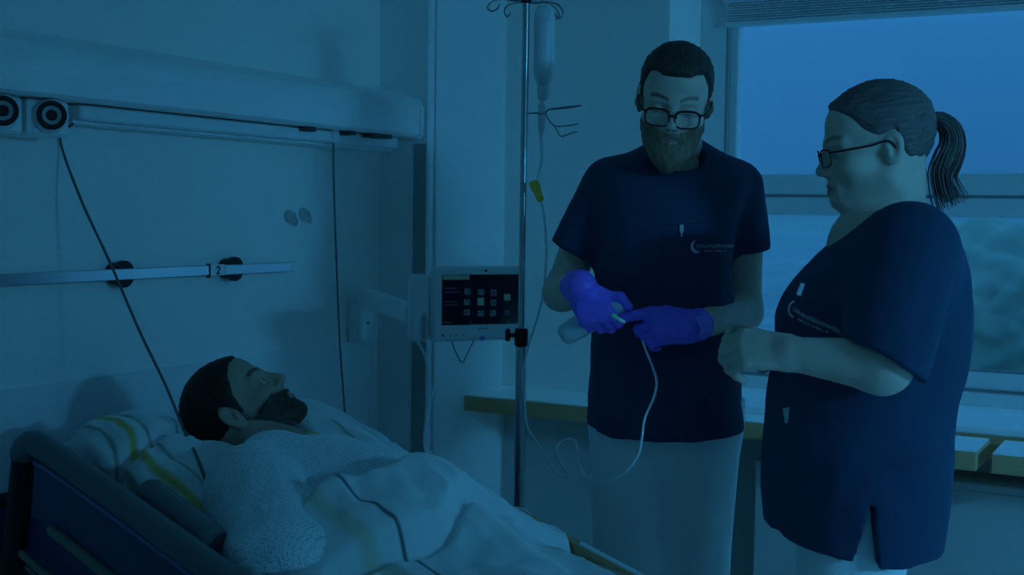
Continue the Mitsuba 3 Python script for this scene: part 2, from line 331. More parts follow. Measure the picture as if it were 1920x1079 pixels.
def hand_sdf(p, H, grow=0.0):
    palm, fingers = H; d = None
    for b in palm: x = cone(p, *b); d = x if d is None else smin(d, x, 0.014)
    f = None
    for chain in fingers:
        x = None
        for b in chain: y = cone(p, *b); x = y if x is None else smin(x, y, 0.004)
        d = smin(d, x, 0.0065)
    return d - grow
def bounds(v, pad): v = np.asarray(v); return v.min(0) - pad, v.max(0) + pad
def hand_pts(H): return np.array([q for b in H[0] for q in b[:2]] + [q for c in H[1] for b in c for q in b[:2]])
def folds(p, f=(14, 14, 5), amp=0.006, seed=0):
    q = p * np.asarray(f); q = q + 0.8 * (nfbm(q * 0.5, 2, seed + 9)[:, None] - 0.5)
    r = 1 - np.abs(2 * nfbm(q, 2, seed) - 1); return amp * (r - 0.6)
def _ray(px, py): return FWD + RGT * (px - 960) / FOC - UPV * (py - 539.5) / FOC
def onX(px, py, x): d = _ray(px, py); return CAM + d * (x / d[0])
def onY(px, py, y): d = _ray(px, py); return CAM + d * (y / d[1])

# ================================================================ the setting
XA, YB, XC, YC = -2.215, 3.661, -2.038, 3.201      # head wall, window wall, pillar faces
XR, YR, ZC = 2.9, -2.6, 2.75
WX0, WX1, WZ0, WZ1, YF = -1.473, 1.62, 0.865, 2.36, 3.93   # window opening
put('floor', box(XA - 0.2, XR + 0.2, YR - 0.2, 4.1, -0.1, 0), FLOORM, False, kind='structure', label='grey hospital room floor')
put('wall_left', box(XA - 0.2, XA, YR - 0.2, YC, 0, ZC), WALL, False, kind='structure', label='white wall behind the head of the bed')
put('wall_left__lower_panel', box(XA, XA + 0.006, YR, YC - 0.02, 0.06, 1.05, 0.003), PANEL, False, label='smooth lower protection panel with a fine top edge')
put('wall_back', cat([box(XC - 0.2, WX0, YB, 4.05, 0, ZC), box(WX0, WX1, YB, 4.05, 0, WZ0), box(WX0, WX1, YB, 4.05, WZ1, ZC), box(WX1, XR + 0.2, YB, 4.05, 0, ZC)]), WALL, False, kind='structure', label='white window wall')
put('wall_right', box(XR, XR + 0.2, YR - 0.2, 4.1, 0, ZC), WALL2, False, kind='structure', label='painted wall opposite the bed')
put('wall_front', box(XA - 0.2, XR + 0.2, YR - 0.2, YR, 0, ZC), WALL2, False, kind='structure', label='painted wall behind the camera')
put('ceiling', box(XA - 0.2, XR + 0.2, YR - 0.2, 4.1, ZC, ZC + 0.1), CEIL, False, kind='structure', label='white ceiling')
put('wall_pillar', box(XA - 0.2, XC, YC, YB + 0.1, 0, ZC, 0.006), PILLAR, 20, kind='structure', label='white boxed pillar in the corner between head wall and window wall')
put('wall_pillar__panel', box(XC, XC + 0.010, YC + 0.028, YB - 0.03, 0.10, ZC - 0.02, 0.004), PANEL, False, label='smooth white facing panel')
put('wall_pillar__strip', box(-2.090, -2.046, YC - 0.004, YC, 1.245, 1.633, 0.001), GREYTRIM, False, label='dark upright strip')
put('wall_pillar__strip', box(-2.090, -2.040, YC - 0.004, YC, 0.30, 1.046, 0.001), GREYTRIM, False, label='dark upright strip')

# window_1: frame, transom, two panes
put('window_1', cat([box(WX0, WX0 + 0.090, YF, YF + 0.08, WZ0, WZ1, 0.004), box(WX1 - 0.09, WX1, YF, YF + 0.08, WZ0, WZ1, 0.004), box(WX0, WX1, YF, YF + 0.08, WZ1 - 0.08, WZ1, 0.004),
                     box(WX0, WX1, YF, YF + 0.08, WZ0, 0.925, 0.004)]), FRAMEW, False, kind='structure', label='wide white window over the wooden ledge')
put('window_1__sash', cat([box(-1.381, -1.352, YF + 0.022, YF + 0.07, 1.503, 2.28, 0.003), box(-1.381, 1.53, YF + 0.022, YF + 0.07, 1.503, 1.566, 0.004), box(1.50, 1.53, YF + 0.022, YF + 0.07, 1.503, 2.28, 0.003), box(-1.381, 1.53, YF + 0.022, YF + 0.07, 2.25, 2.28, 0.003)]), FRAMEW, False)
put('window_1__sash', cat([box(-1.381, -1.352, YF + 0.022, YF + 0.07, 0.93, 1.494, 0.003), box(-1.381, 1.53, YF + 0.022, YF + 0.07, 1.438, 1.494, 0.004), box(1.50, 1.53, YF + 0.022, YF + 0.07, 0.93, 1.494, 0.003), box(-1.381, 1.53, YF + 0.022, YF + 0.07, 0.93, 0.985, 0.004)]), FRAMEW, False)
put('window_1__seal', cat([box(-1.384, -1.381, YF - 0.001, YF + 0.012, 0.93, 2.03), box(-1.381, 1.53, YF + 0.030, YF + 0.06, 1.493, 1.504), box(-1.352, 1.5, YF + 0.024, YF + 0.05, 0.984, 0.989), box(-1.381, 1.53, YF + 0.005, YF + 0.06, 0.925, 0.931)]), SEAL, False, label='dark rubber seal')
for z0, z1 in ((1.566, 2.25), (0.985, 1.438)):
    put('window_1__pane', box(-1.353, 1.501, YF + 0.045, YF + 0.0455, z0, z1), 'm_pane', False, label='clear glass pane')
k = tag('venetian_blind', 'raised venetian blind with stacked slats under the top of the window', 'blind')
put(k + '__head_rail', box(-1.383, 1.53, YF - 0.045, YF + 0.015, 2.100, 2.150, 0.004), FRAMEW, False)
for i in range(7):
    put(k + '__slat', box(-1.378, 1.525, YF - 0.040 + 0.002 * (i % 2), YF + 0.008, 2.046 + i * 0.0078, 2.0512 + i * 0.0078, 0.001), SLAT, False)
put(k + '__bottom_rail', box(-1.380, 1.527, YF - 0.038, YF + 0.010, 2.030, 2.044, 0.003), FRAMEW, False)
# recess sill and the wooden ledge boards
put('trim_1', box(WX0, WX1, 3.53, YF, 0.865, 0.885, 0.004), SILLW, False, kind='structure', label='white inner window sill')
def board(key, x0, x1, y0, y1, label):
    k = put(key, box(x0, x1, y0, y1, 0.815, 0.862, 0.004), WOOD, False, kind='structure', label=label)
    put(k + '__top_sheet', box(x0 + 0.003, x1 - 0.003, y0 + 0.003, y1 - 0.002, 0.862, 0.8655, 0.001), SILLW, False, label='white laminate top')
board('trim_2', XC, -0.95, 3.403, YB, 'wooden ledge board with a white top running from the pillar under the window')
board('trim_3', -0.93, -0.487, 3.268, 3.483, 'wooden ledge board with a white top, ending at a narrow gap')
board('trim_4', -0.455, 1.6, 3.262, 3.480, 'wooden ledge board beyond the gap at the right edge')
put('trim_5', box(-0.95, 1.6, 3.531, YB, 0.80, 0.864, 0.003), WOOD, False, kind='structure', label='wooden strip under the inner sill')
put('wall_back__lower_panel', box(XC + .012, -1.12, YB - 0.008, YB, 0.05, 0.812, 0.003), CLAD, False, label='grey sheet standing in for the shade under the ledge')  # darker sheet carries the shadow of the ledge
put('trim_6', box(-1.12, 1.6, 3.50, YB, 0.05, 0.722, 0.004), CLAD, False, kind='structure', label='grey radiator cover under the ledge')
put('trim_6__cap', box(-1.12, 1.6, 3.487, YB, 0.722, 0.742, 0.003), CLAD, False, label='projecting top edge')
put('trim_7', cat([box(-0.9, -0.84, 3.50, YB, 0.742, 0.815), box(0.3, 0.36, 3.50, YB, 0.742, 0.815)]), GREYTRIM, False, kind='structure', label='ledge brackets')
put('trim_8', cat([box(-0.8, -0.75, 3.29, 3.56, 0.775, 0.815), box(-0.35, -0.3, 3.29, 3.56, 0.775, 0.815), box(1.0, 1.05, 3.29, 3.56, 0.775, 0.815)]), GREYTRIM, False, kind='structure', label='shelf brackets under the ledge')

# unseen ceiling luminaires, added to fill the room with light
for i, (x, y) in enumerate(((0.5, 0.7), (0.5, -1.4))):
    k = put('added_ceiling_light', cat([box(x - 0.63, x + 0.63, y - 0.33, y - 0.3, ZC - 0.05, ZC), box(x - 0.63, x + 0.63, y + 0.3, y + 0.33, ZC - 0.05, ZC), box(x - 0.63, x - 0.6, y - 0.3, y + 0.3, ZC - 0.05, ZC), box(x + 0.6, x + 0.63, y - 0.3, y + 0.3, ZC - 0.05, ZC)]),
            WHITEP, False, label='added flat rectangular ceiling light ' + ('over the middle of the room', 'over the end of the room away from the window')[i], category='ceiling light', group='added ceiling lights')
    q = trimesh.Trimesh([[x - .6, y - .3, ZC - .03], [x + .6, y - .3, ZC - .03], [x + .6, y + .3, ZC - .03], [x - .6, y + .3, ZC - .03]], [[0, 2, 1], [0, 3, 2]], process=False)
    scene[k + '__diffuser'] = mikit.ply(q, WHITEP, False, emitter={'type': 'area', 'radiance': {'type': 'rgb', 'value': (LAMP_TINT * LAMP).tolist()}})

# unseen lamp added on the opposite wall to light the head wall
k = tag('added_wall_light', 'added unseen lamp on the opposite wall that lights the head wall', 'wall light')
put(k + '__housing', prism([(XR, 1.86), (XR, 2.10), (XR - .12, 2.10), (XR - .16, 2.06), (XR - .16, 1.955)], 1, 0.58, 1.58), WHITEP, False)
q = trimesh.Trimesh([[XR - .002, .64, 1.852], [XR - .002, 1.52, 1.852], [XR - .158, 1.52, 1.948], [XR - .158, .64, 1.948]], [[0, 1, 2], [0, 2, 3]], process=False)
if q.face_normals[0][2] > 0: q.invert()
scene[k + '__diffuser'] = mikit.ply(q, WHITEP, False, emitter={'type': 'area', 'radiance': {'type': 'rgb', 'value': (LAMP_TINT * LAMP2).tolist()}})

k = tag('added_wardrobe', 'tall white cupboard added out of view to shade the left of the head wall', 'added_wardrobe')  # added unseen cupboard, blocks lamp light from the left of the head wall
put(k + '__body', box(1.36, 1.95, 0.20, 1.30, 0.06, 2.12, .006), WHITEP, False)
put(k + '__plinth', box(1.39, 1.93, 0.22, 1.28, 0.0, 0.06), GREYP, False)
for y0, y1 in ((0.21, 0.748), (0.752, 1.29)):
    d_ = put(k + '__door', box(1.34, 1.36, y0, y1, 0.08, 2.10, .003), PANEL, False)
    put(d_ + '__handle', box(1.315, 1.34, (y1 - .06 if y0 < .5 else y0 + .045), (y1 - .045 if y0 < .5 else y0 + .06), 1.0, 1.16, .003), STEEL, False)

# outside
put('ground', box(-600, 600, 12, 900, -9.2, -9.0), GRASS, False, kind='structure', label='pale meadow far below the window')
def tree(x, y, h, w, seed):
    r = np.random.default_rng(seed)
    k = put('far_tree', tube([(x, y, -9), (x, y, -9 + h * 0.5)], [w * .07, w * .04], 6, False), BARK, 30)
    s = trimesh.creation.icosphere(4); v = s.vertices.copy(); v *= (1 + 0.7 * (nfbm(v * 2.6 + seed * 5, 4, seed) - 0.5))[:, None]
    s.vertices = v * [w / 2, w / 2, h * 0.38] + [x, y, -9 + h * 0.62]
    put(k + '__crown', s, LEAF, True); return k
for px, py, d, w, lab in ((1840, 575, 60, 8.6, 'large hazy green tree outside the lower pane right of the woman'), (1985, 600, 75, 9.0, 'hazy green tree outside at the right picture edge'), (1640, 690, 90, 9.0, 'hazy green tree outside, mostly hidden behind the woman in profile')):
    c = P(px, py, d); tag(tree(c[0], c[1], (c[2] + 9) / 0.62, w, int(px)), lab, 'tree')

# ================================================================ on the head wall
k = tag('bedhead_light_unit', 'long white bed-head lighting unit with a ribbed front along the wall above the patient', 'wall light')
prof = [(XA, 1.655), (-2.066, 1.651), (-2.056, 1.658), (-2.055, 1.735), (-2.066, 1.757), (-2.10, 1.772), (XA, 1.800)]
put(k + '__housing', prism(prof, 1, -0.6, 3.176), WHITEP, 30)
cap = [(XA, 1.650), (-2.060, 1.647), (-2.050, 1.655), (-2.050, 1.738), (-2.062, 1.762), (-2.10, 1.777), (XA, 1.806)]
put(k + '__end_cap', prism(cap, 1, 3.176, 3.190), WHITEP, 20)
for i in range(7):
    t = i / 6; x, z = -2.0545 + 0.0 * t, 1.700 + 0.006 * i
    put(k + '__rib', box(x - 0.002, x + 0.0022, -0.6, 3.174, z, z + 0.0022), mat('rib', (0.8, 0.81, 0.8), 0.2) if i == 0 else 'm_rib', False)
put(k + '__lower_channel', cat([box(XA, -2.125, 1.96, 3.17, 1.618, 1.650, 0.004), box(XA, -2.150, 1.96, 3.17, 1.610, 1.618, 0.002)]), PANEL, False, label='slim channel below the housing')
for y0, y1, x1 in ((2.70, 2.745, -2.10), (2.985, 3.08, -2.085), (2.88, 2.91, -2.09)):
    put(k + '__switch', box(-2.16, x1, y0, y1, 1.640, 1.6515, 0.002), DGREY, False, label='small dark switch on the underside')
def outlet(y, label):
    k = put('gas_outlet', box(XA, -2.105, y - 0.055, y + 0.052, 1.576, 1.650, 0.006), WHITEP, False, label=label, category='gas outlet', group='gas outlets under the light unit')
    ax = nrm((0.80, -0.60, 0.02)); c = np.array([-2.090, y - 0.012, 1.616])
    put(k + '__collar', lathe([(0.034, -0.035), (0.034, 0.010), (0.031, 0.014), (0, 0.014)], c, ax), PANEL, 30)
    put(k + '__ring', lathe([(0.0195, 0.0), (0.0195, 0.028), (0.0215, 0.030), (0.027, 0.030), (0.029, 0.027), (0.029, 0.0)], c, ax), BLACK, 30, label='black outer ring')
    put(k + '__socket', lathe([(0.0192, 0.0), (0.0192, 0.026), (0.011, 0.022), (0.011, 0.0)], c, ax), GREYP, 30, label='grey socket ring')
    put(k + '__bore', lathe([(0.0108, 0.0), (0.0108, 0.024), (0.008, 0.027), (0, 0.027)], c, ax), BLACK, 30, label='black centre')
outlet(1.861, 'wall gas outlet with a black ring nearest the hanging cord')
outlet(1.742, 'wall gas outlet with a black ring cut by the left picture edge')

k = tag('equipment_rail', 'shiny metal equipment rail on the wall above the pillow', 'rail')
RXF = -2.165
put(k + '__bar', box(RXF - 0.010, RXF, -0.6, 2.402, 1.268, 1.293, 0.0015), BRUSHED, False)
put(k + '__bar', box(RXF - 0.010, RXF, 2.462, 2.722, 1.267, 1.292, 0.0015), BRUSHED, False)
put(k + '__bar', box(RXF - 0.011, RXF - 0.002, 2.402, 2.462, 1.266, 1.294, 0.0015), WHITEP, False, label='plain white section under the number plate')
put(k + '__end_cap', box(RXF - 0.012, RXF + 0.001, 2.722, 2.745, 1.265, 1.293, 0.002), WHITEP, False)
put(k + '__joint', box(RXF - 0.011, RXF + 0.002, 2.402, 2.406, 1.262, 1.297, 0.001), DGREY, False, label='dark joint')
for y in (2.135, 2.513, 1.2):
    put(k + '__standoff', lathe([(0.024, -0.002), (0.026, 0.004), (0.026, 0.018), (0.031, 0.026), (0.031, 0.038), (0, 0.038)], (XA, y, 1.280), (1, 0, 0), 28), BLACK, 35, label='round black standoff')
t = text_mesh('2', 0.020, 0.0012, True)
v = t.vertices; t.vertices = np.c_[np.full(len(v), RXF - 0.002) + v[:, 2], 2.427 + v[:, 0], 1.270 + v[:, 1]]
put(k + '__number', t, BLACK, False, label='black number 2')

k = tag('wall_hook', 'small clear double hook stuck on the wall above the end of the rail', 'hook')
for dy in (0.0, 0.062):
    y, z = 2.772 + dy, 1.415 + dy * 0.1
    put(k + '__plate', lathe([(0.0001, 0.006), (0.016, 0.006), (0.019, 0.0)], (XA, y, z), (1, 0, 0), 20), GREYP, 40)
    put(k + '__prong', tube([(XA + .004, y + 0.018, z + 0.008), (XA + .014, y + 0.018, z - .012), (XA + .016, y + 0.012, z - 0.024), (XA + .014, y + 0.004, z - 0.016)], 0.0035, 6), GREYP, 40)

# cords
c0 = onX(625, 248, -2.13); c1 = onX(648, 815, -2.19)
k = put('pull_cord', tube([c0, c0 + [0, 0.002, -0.1], onX(629, 440, -2.16), onX(637, 640, -2.18), c1, c1 + [0, 0.01, -0.4]], 0.0024, 6), CORD, True, label='dark cord hanging straight down from the light unit behind the patient', category='cord')
put(k + '__plug', box(c0[0] - 0.012, c0[0] + 0.012, c0[1] - 0.013, c0[1] + 0.013, c0[2] - 0.030, c0[2] + 0.012, 0.003), WHITEP, False, label='white plug')

# bedside terminal on its arm
ang = math.radians(24); tx = RX * math.cos(ang) + FY * math.sin(ang); tn = -(FY * math.cos(ang) - RX * math.sin(ang)); tz = np.array([0, 0, 1.0])
tc = P(901, 569, 3.42); AX = np.array([tx, -tn, tz])
S = 3.42 / FOC; CX = 1 / math.cos(ang)
def tq(px, py, out=0.0): return tc + tx * (px - 901) * S * CX * 0.985 + tz * (569 - py - (px - 901) * 0.012) * S + tn * out
def tbox(px0, px1, py0, py1, o0, o1, b=0.002):
    c = tq((px0 + px1) / 2, (py0 + py1) / 2, (o0 + o1) / 2)
    return obox(c, AX, (abs(px1 - px0) / 2 * S * CX * .985, abs(o1 - o0) / 2, abs(py1 - py0) / 2 * S), b)
k = tag('bedside_terminal', 'white bedside terminal with a dark screen of icons on a wall arm behind the pole', 'screen')
put(k + '__housing', tbox(812, 988, 500, 640, -0.035, 0.0, 0.008), WHITEP, 20)
put(k + '__screen', tbox(829, 973, 515, 609, 0.0, 0.0015, 0.0005), SCREEN, False, label='dark glossy screen')
sc = k + '__screen'
icons = [(876, 547), (901, 548), (925, 549), (875, 567), (925, 568), (875, 586), (901, 588), (924, 588)]
for i, (px, py) in enumerate(icons):
    r = random.Random(i); w = 5.2
    m = cat([tbox(px - w, px + w, py - w, py - w + 1.6, 0.0015, 0.002, 0), tbox(px - w, px + w, py + w - 1.6, py + w, 0.0015, 0.002, 0), tbox(px - w, px - w + 1.6, py - w, py + w, 0.0015, 0.002, 0), tbox(px + w - 1.6, px + w, py - w, py + w, 0.0015, 0.002, 0),
             tbox(px - 2.5 + i % 3, px + 1 + i % 2, py - 2, py + 2.5, 0.0015, 0.002, 0)])
    put(sc + '__icon', m, ICON, False, label='small grey icon tile')
put(sc + '__icon', tbox(895, 907, 559, 573, 0.0015, 0.002, 0), ICONY, False, label='bright centre icon')
put(sc + '__icon', tbox(945, 957, 552, 564, 0.0015, 0.002, 0), ICONY, False, label='bright side icon')
put(sc + '__icon', tbox(946, 956, 582, 592, 0.0015, 0.002, 0), ICOND, False, label='dim side icon')
put(sc + '__banner', tbox(830, 879, 516.5, 525, 0.0015, 0.002, 0), ICONY, False, label='pale banner')
for py, w in ((540, 24), (547, 30), (565, 26), (571, 26)): put(sc + '__text_line', tbox(832, 832 + w, py, py + 2, 0.0015, 0.002, 0), ICOND, False)
for px, w in ((831, 14), (880, 4), (952, 4), (966, 6)): put(sc + '__status_mark', tbox(px, px + w, 603, 606, 0.0015, 0.002, 0), ICOND, False)
put(k + '__camera', lathe([(0.0035, 0), (0.0035, 0.0015), (0, 0.0015)], tq(910, 508), tn, 12), BLACK, 30, label='black camera dot')
put(k + '__nameplate', tbox(897, 915, 615, 618, 0, 0.0012, 0), GREYP, False, label='small grey plate without readable lettering')
for i, px in enumerate((831, 845, 856, 870)): put(k + '__button', lathe([(0.003, 0), (0.003, 0.002), (0, 0.002)], tq(px, 629), tn, 10), DGREY if i == 0 else GREYP, 30)
put(k + '__button', lathe([(0.007, 0), (0.007, 0.002), (0, 0.002)], tq(905, 635), tn, 14), mat('blue_button', (0.25, 0.3, 0.7), 0.4), 30, label='bluish button')
put(k + '__joint', tbox(776, 812, 516, 640, -0.045, -0.012, 0.008), WHITEP, 20)
put(k + '__handset', tbox(797, 803, 590, 636, -0.012, -0.004, 0.002), GREYP, False, label='grey slot at the left edge')
a0, a1 = np.array([XA + 0.03, 3.09, 1.18]), tq(790, 592, -0.05)
e = nrm(a1 - a0); sx = nrm(np.cross(e, tz))
put(k + '__arm', obox((a0 + a1) / 2, (e, sx, np.cross(sx, e)), (np.linalg.norm(a1 - a0) / 2, 0.022, 0.026), 0.008), WHITEP, 20)
b0 = onX(679, 618, XA + 0.03)
put(k + '__bracket', box(XA, XA + 0.05, b0[1] - 0.035, b0[1] + 0.035, b0[2] - 0.035, b0[2] + 0.075, 0.006), WHITEP, 20)
put(k + '__bracket_screw', lathe([(0.004, 0), (0.004, 0.003), (0, 0.003)], (XA + 0.05, b0[1], b0[2] + 0.02), (1, 0, 0), 10), DGREY, 30)
put(k + '__cable', tube([tq(851, 640, -0.01), tq(858, 660, -0.01), tq(868, 680, 0), tq(880, 664, -0.01), tq(892, 640, -0.01)], 0.0018, 6), mat('grey_cord', (0.3, 0.32, 0.33), 0.6), True, label='thin cable loop')
tag(put('terminal_cable', tube([tq(790, 638, -0.03), P(798, 670, 3.38), P(806, 720, 3.3), P(800, 780, 3.2), P(797, 840, 3.1), P(815, 868, 3.0), P(840, 892, 2.9)], 0.0042, 8), CORDW, True), 'thick white cable looping from the terminal down to the bed', 'cable')
tag(put('terminal_cable', tube([P(812, 735, 3.36), P(804, 770, 3.25), P(801, 830, 3.12), P(820, 870, 3.02)], 0.003, 8), CORDW, True), 'thin second white cable beside the thick terminal cable', 'cable')
tag(put('arm_cable', tube([b0 + [0.05, 0.03, 0.0], onX(706, 610, -2.15), onX(702, 680, -2.15), onX(694, 770, -2.16), onX(690, 830, -2.17), onX(689, 1000, -2.17)], 0.0036, 6), CORDW, True), 'white cable hanging from the terminal arm bracket behind the patient', 'cable')

# ================================================================ infusion stand
k = tag('infusion_stand', 'chrome infusion stand with wire hooks and a black clamp behind the bed', 'infusion stand')
pc = P(979.5, 500, 3.02); px_, py_ = pc[0], pc[1]
zc = P(979, 632, 3.02)[2]; zt = P(986, 4, 3.02)[2]
put(k + '__lower_tube', lathe([(0.0125, 0.10), (0.0125, zc)], (px_, py_, 0), n=24), STEEL, True)
put(k + '__upper_tube', lathe([(0.0085, zc - 0.02), (0.0085, zt + 0.01)], (px_, py_, 0), n=20), STEEL, True)
put(k + '__clamp', lathe([(0.0, -0.024), (0.013, -0.024), (0.0165, -0.019), (0.0165, 0.013), (0.014, 0.019), (0.0, 0.019)], (px_, py_, zc), n=24), BLACK, 35, label='black clamp collar')
kn = P(979, 629, 3.02)
put(k + '__knob', cat([tube([kn, kn - RX * 0.028], 0.005, 10, False), obox(kn - RX * 0.034, (RX, FY, UZ), (0.006, 0.008, 0.0145), 0.003)]), BLACK, 35, label='black wing knob')
put(k + '__cap', lathe([(0, 0.014), (0.009, 0.013), (0.0125, 0.006), (0.0125, -0.004), (0.009, -0.009), (0, -0.009)], (px_, py_, zt), n=24), BLACK, 35, label='black cap')
W_ = lambda *q: [P(*s) for s in q]
for path in (W_((986, 4, 3.02), (962, 1, 3.0), (938, -2, 2.98), (922, 4, 2.97), (914, 14, 2.97), (921, 21, 2.97), (932, 17, 2.97), (938, 8, 2.97)),
             W_((986, 4, 3.02), (968, 6, 3.1), (956, 8, 3.16), (948, 14, 3.18), (946, 24, 3.19), (951, 31, 3.19), (957, 25, 3.19)),
             W_((986, 4, 3.02), (1005, 6, 2.98), (1024, 4, 2.96), (1044, 8, 2.94), (1055, 20, 2.94), (1054, 31, 2.94), (1046, 33, 2.94), (1040, 26, 2.94)),
             W_((986, 4, 3.02), (1008, 3, 3.1), (1032, 8, 3.16), (1045, 20, 3.18), (1048, 33, 3.18), (1041, 36, 3.18))):
    put(k + '__hook', tube(path, 0.0022, 8), WIRE, True, label='bent wire hook')
put(k + '__bottle_ring', cat([tube([P(986, 213, 3.02), P(1006, 212, 3.01)], 0.0018, 6, False), tube([P(1015 + 8.5 * math.cos(a), 212 + 1.5 * math.sin(a), 3.01 - 0.0105 * math.sin(a)) for a in np.linspace(0, 6.283, 17)], 0.0016, 6)]), WIRE, True, label='thin wire ring round the drip chamber')
for path in (W_((1023, 212, 3.01), (1031, 205, 3.0), (1060, 201, 2.98), (1090, 198, 2.96)), W_((1023, 212, 3.01), (1028, 206, 3.03), (1062, 203, 3.05), (1086, 199, 3.06)),
             W_((1023, 212, 3.01), (1027, 222, 3.01), (1040, 236, 3.0), (1062, 236, 2.98), (1084, 233, 2.97)), W_((1040, 236, 3.0), (1047, 250, 3.0), (1054, 256, 3.0), (1070, 250, 2.98), (1082, 247, 2.97))):
    put(k + '__prong', tube(path, 0.0016, 6), WIRE, True, label='wire prong')
for i in range(5):
    a = i * 2 * math.pi / 5 + 0.4; dv = np.array([math.cos(a), math.sin(a), 0])
    c = np.array([px_, py_, 0]); kk = put(k + '__leg', tube([c + [0, 0, .11], c + dv * .10 + [0, 0, .105], c + dv * .29 + [0, 0, .075]], [.014, .011], 8), STEEL, True)
    put(kk + '__castor', lathe([(0, -0.011), (0.020, -0.011), (0.025, -0.006), (0.025, 0.006), (0.020, 0.011), (0, 0.011)], c + dv * .29 + [0, 0, .0255], np.cross(dv, UZ), 20), BLACK, 30, label='black castor')

k = tag('infusion_bottle', 'clear infusion bottle hanging upside down from the stand hooks', 'bottle')
bc = P(1020, 100, 3.0); zz = lambda py: P(1020, py, 3.0)[2]
R0 = 0.0252
put(k + '__body', lathe([(0, zz(11)), (0.013, zz(12)), (0.020, zz(16)), (R0 - .001, zz(25)), (R0, zz(40)), (R0, zz(135)), (R0 - 0.002, zz(146)), (0.015, zz(158)), (0.0135, zz(163))], (bc[0], bc[1], 0), n=36), BOTTLE, True)
put(k + '__liquid', lathe([(0, zz(34)), (R0 - .003, zz(34.5)), (R0 - .0028, zz(134)), (R0 - .005, zz(146)), (0.012, zz(158)), (0.0, zz(160))], (bc[0], bc[1], 0), n=36), mat('saline', (0.80, 0.85, 0.87), 0.15, specular=0.6), True)
put(k + '__cap', lathe([(0, zz(160)), (0.0150, zz(161)), (0.0155, zz(175)), (0.0125, zz(184)), (0.008, zz(189)), (0, zz(189))], (bc[0], bc[1], 0), n=28), WHITEP, 35, label='white cap')
put(k + '__hanger', tube([P(1012, 12, 3.0), P(1013, 3, 2.99), P(1022, -2, 2.97), P(1029, 4, 2.99), P(1028, 12, 3.0)], 0.0018, 6), CORDW, True, label='hanging loop')
dc = P(1015.5, 220, 3.01); zd = lambda py: P(1015, py, 3.01)[2]
k2 = tag('infusion_line', 'clear infusion tubing with drip chamber looping from the hanging bottle to the gloved hands', 'tubing')
put(k2 + '__drip_chamber', lathe([(0, zd(184)), (0.004, zd(185)), (0.0045, zd(193)), (0.0088, zd(196)), (0.0088, zd(240)), (0.006, zd(250)), (0.003, zd(254)), (0, zd(254))], (dc[0], dc[1], 0), n=24), BOTTLE, True, label='clear drip chamber')
put(k2 + '__drip_fluid', lathe([(0, zd(222)), (0.0075, zd(222.3)), (0.0075, zd(239)), (0.005, zd(248)), (0, zd(249))], (dc[0], dc[1], 0), n=20), 'm_saline', True)
put(k2 + '__tube', tube(W_((1014, 252, 3.01), (1016, 290, 3.0), (1014, 312, 3.0), (1007, 340, 2.99)), 0.0032, 8), TUBING, True)
put(k2 + '__tube', tube(W_((1012, 372, 2.98), (1020, 405, 2.97), (1024, 478, 2.96), (1019, 545, 2.96), (1006, 600, 2.97), (992, 645, 2.98), (981, 695, 2.99), (984, 760, 2.99), (989, 800, 2.98), (1008, 832, 2.96),
                        (1040, 884, 2.95), (1064, 893, 2.94), (1048, 862, 2.93), (1044, 840, 2.92), (1058, 825, 2.92), (1076, 826, 2.91), (1084, 845, 2.89), (1090, 880, 2.84), (1120, 905, 2.74), (1165, 892, 2.62), (1195, 856, 2.57),
                        (1203, 825, 2.56), (1209, 785, 2.57), (1226, 745, 2.58), (1231, 715, 2.58), (1222, 685, 2.64), (1213, 662, 2.67), (1205, 640, 2.69)), 0.0027, 8), TUBING, True)
ya, yb = P(1001, 343, 2.985), P(1014, 377, 2.975); ye = nrm(yb - ya); yx = nrm(np.cross(ye, FY))
put(k2 + '__roller_clamp', cat([obox(ya + ye * .008, (ye, FY, yx), (.0125, .006, .0115), .003), obox((ya + yb) / 2 + ye * .006, (ye, FY, yx), (.018, .006, .0085), .003)]), YELLOW, 25, label='yellow roller clamp')

# ================================================================ bed
k = tag('hospital_bed', 'hospital bed with raised backrest, blue side rail and wooden edge board under the patient', 'bed')
# the bed stands turned by 15 degrees to the wall; it, the bedding and the patient are laid out in the bed's own frame (x along it, y across)
BANG, BPV = math.radians(15), np.array([-1.62, 2.05, 0])
BM = np.array([[math.cos(BANG), -math.sin(BANG), 0], [math.sin(BANG), math.cos(BANG), 0], [0, 0, 1]])
def to_bed(v): return (np.asarray(v, float) - BPV) @ BM.T + BPV
def to_room(v): return (np.asarray(v, float) - BPV) @ BM + BPV
def dir_bed(v): return BM @ np.asarray(v, float)
def Pb(px, py, Z): return to_bed(P(px, py, Z))
def onYb(px, py, y):
    d, c = dir_bed(_ray(px, py)), to_bed(CAM); return c + d * ((y - c[1]) / d[1])
BY0, BY1 = 1.60, 2.42
ZF = 0.847 + 0.2 * (1.0 - 1.767)
def zm(x): return ZF + np.maximum(0, -(x + 1.0)) * 0.2
PLACE[0] = to_room
prof = [(-1.945, float(zm(-1.945)) - .02), (-1.925, float(zm(-1.925))), (-1.75, float(zm(-1.75))), (-1.06, float(zm(-1.06))), (-0.94, ZF), (0.36, ZF), (0.36, ZF - .125), (-0.95, ZF - .125), (-1.03, ZF - .115), (-1.935, float(zm(-1.935)) - .125)]
put(k + '__mattress', prism(prof, 1, BY0, BY1), RAILB, 25, label='dark blue mattress')
put(k + '__platform', prism([(-1.94, float(zm(-1.94)) - .128), (-1.0, ZF - .128), (0.34, ZF - .128), (0.34, ZF - .16), (-1.0, ZF - .16), (-1.94, float(zm(-1.94)) - .165)], 1, BY0 + .03, BY1 - .03), GREYP, False)
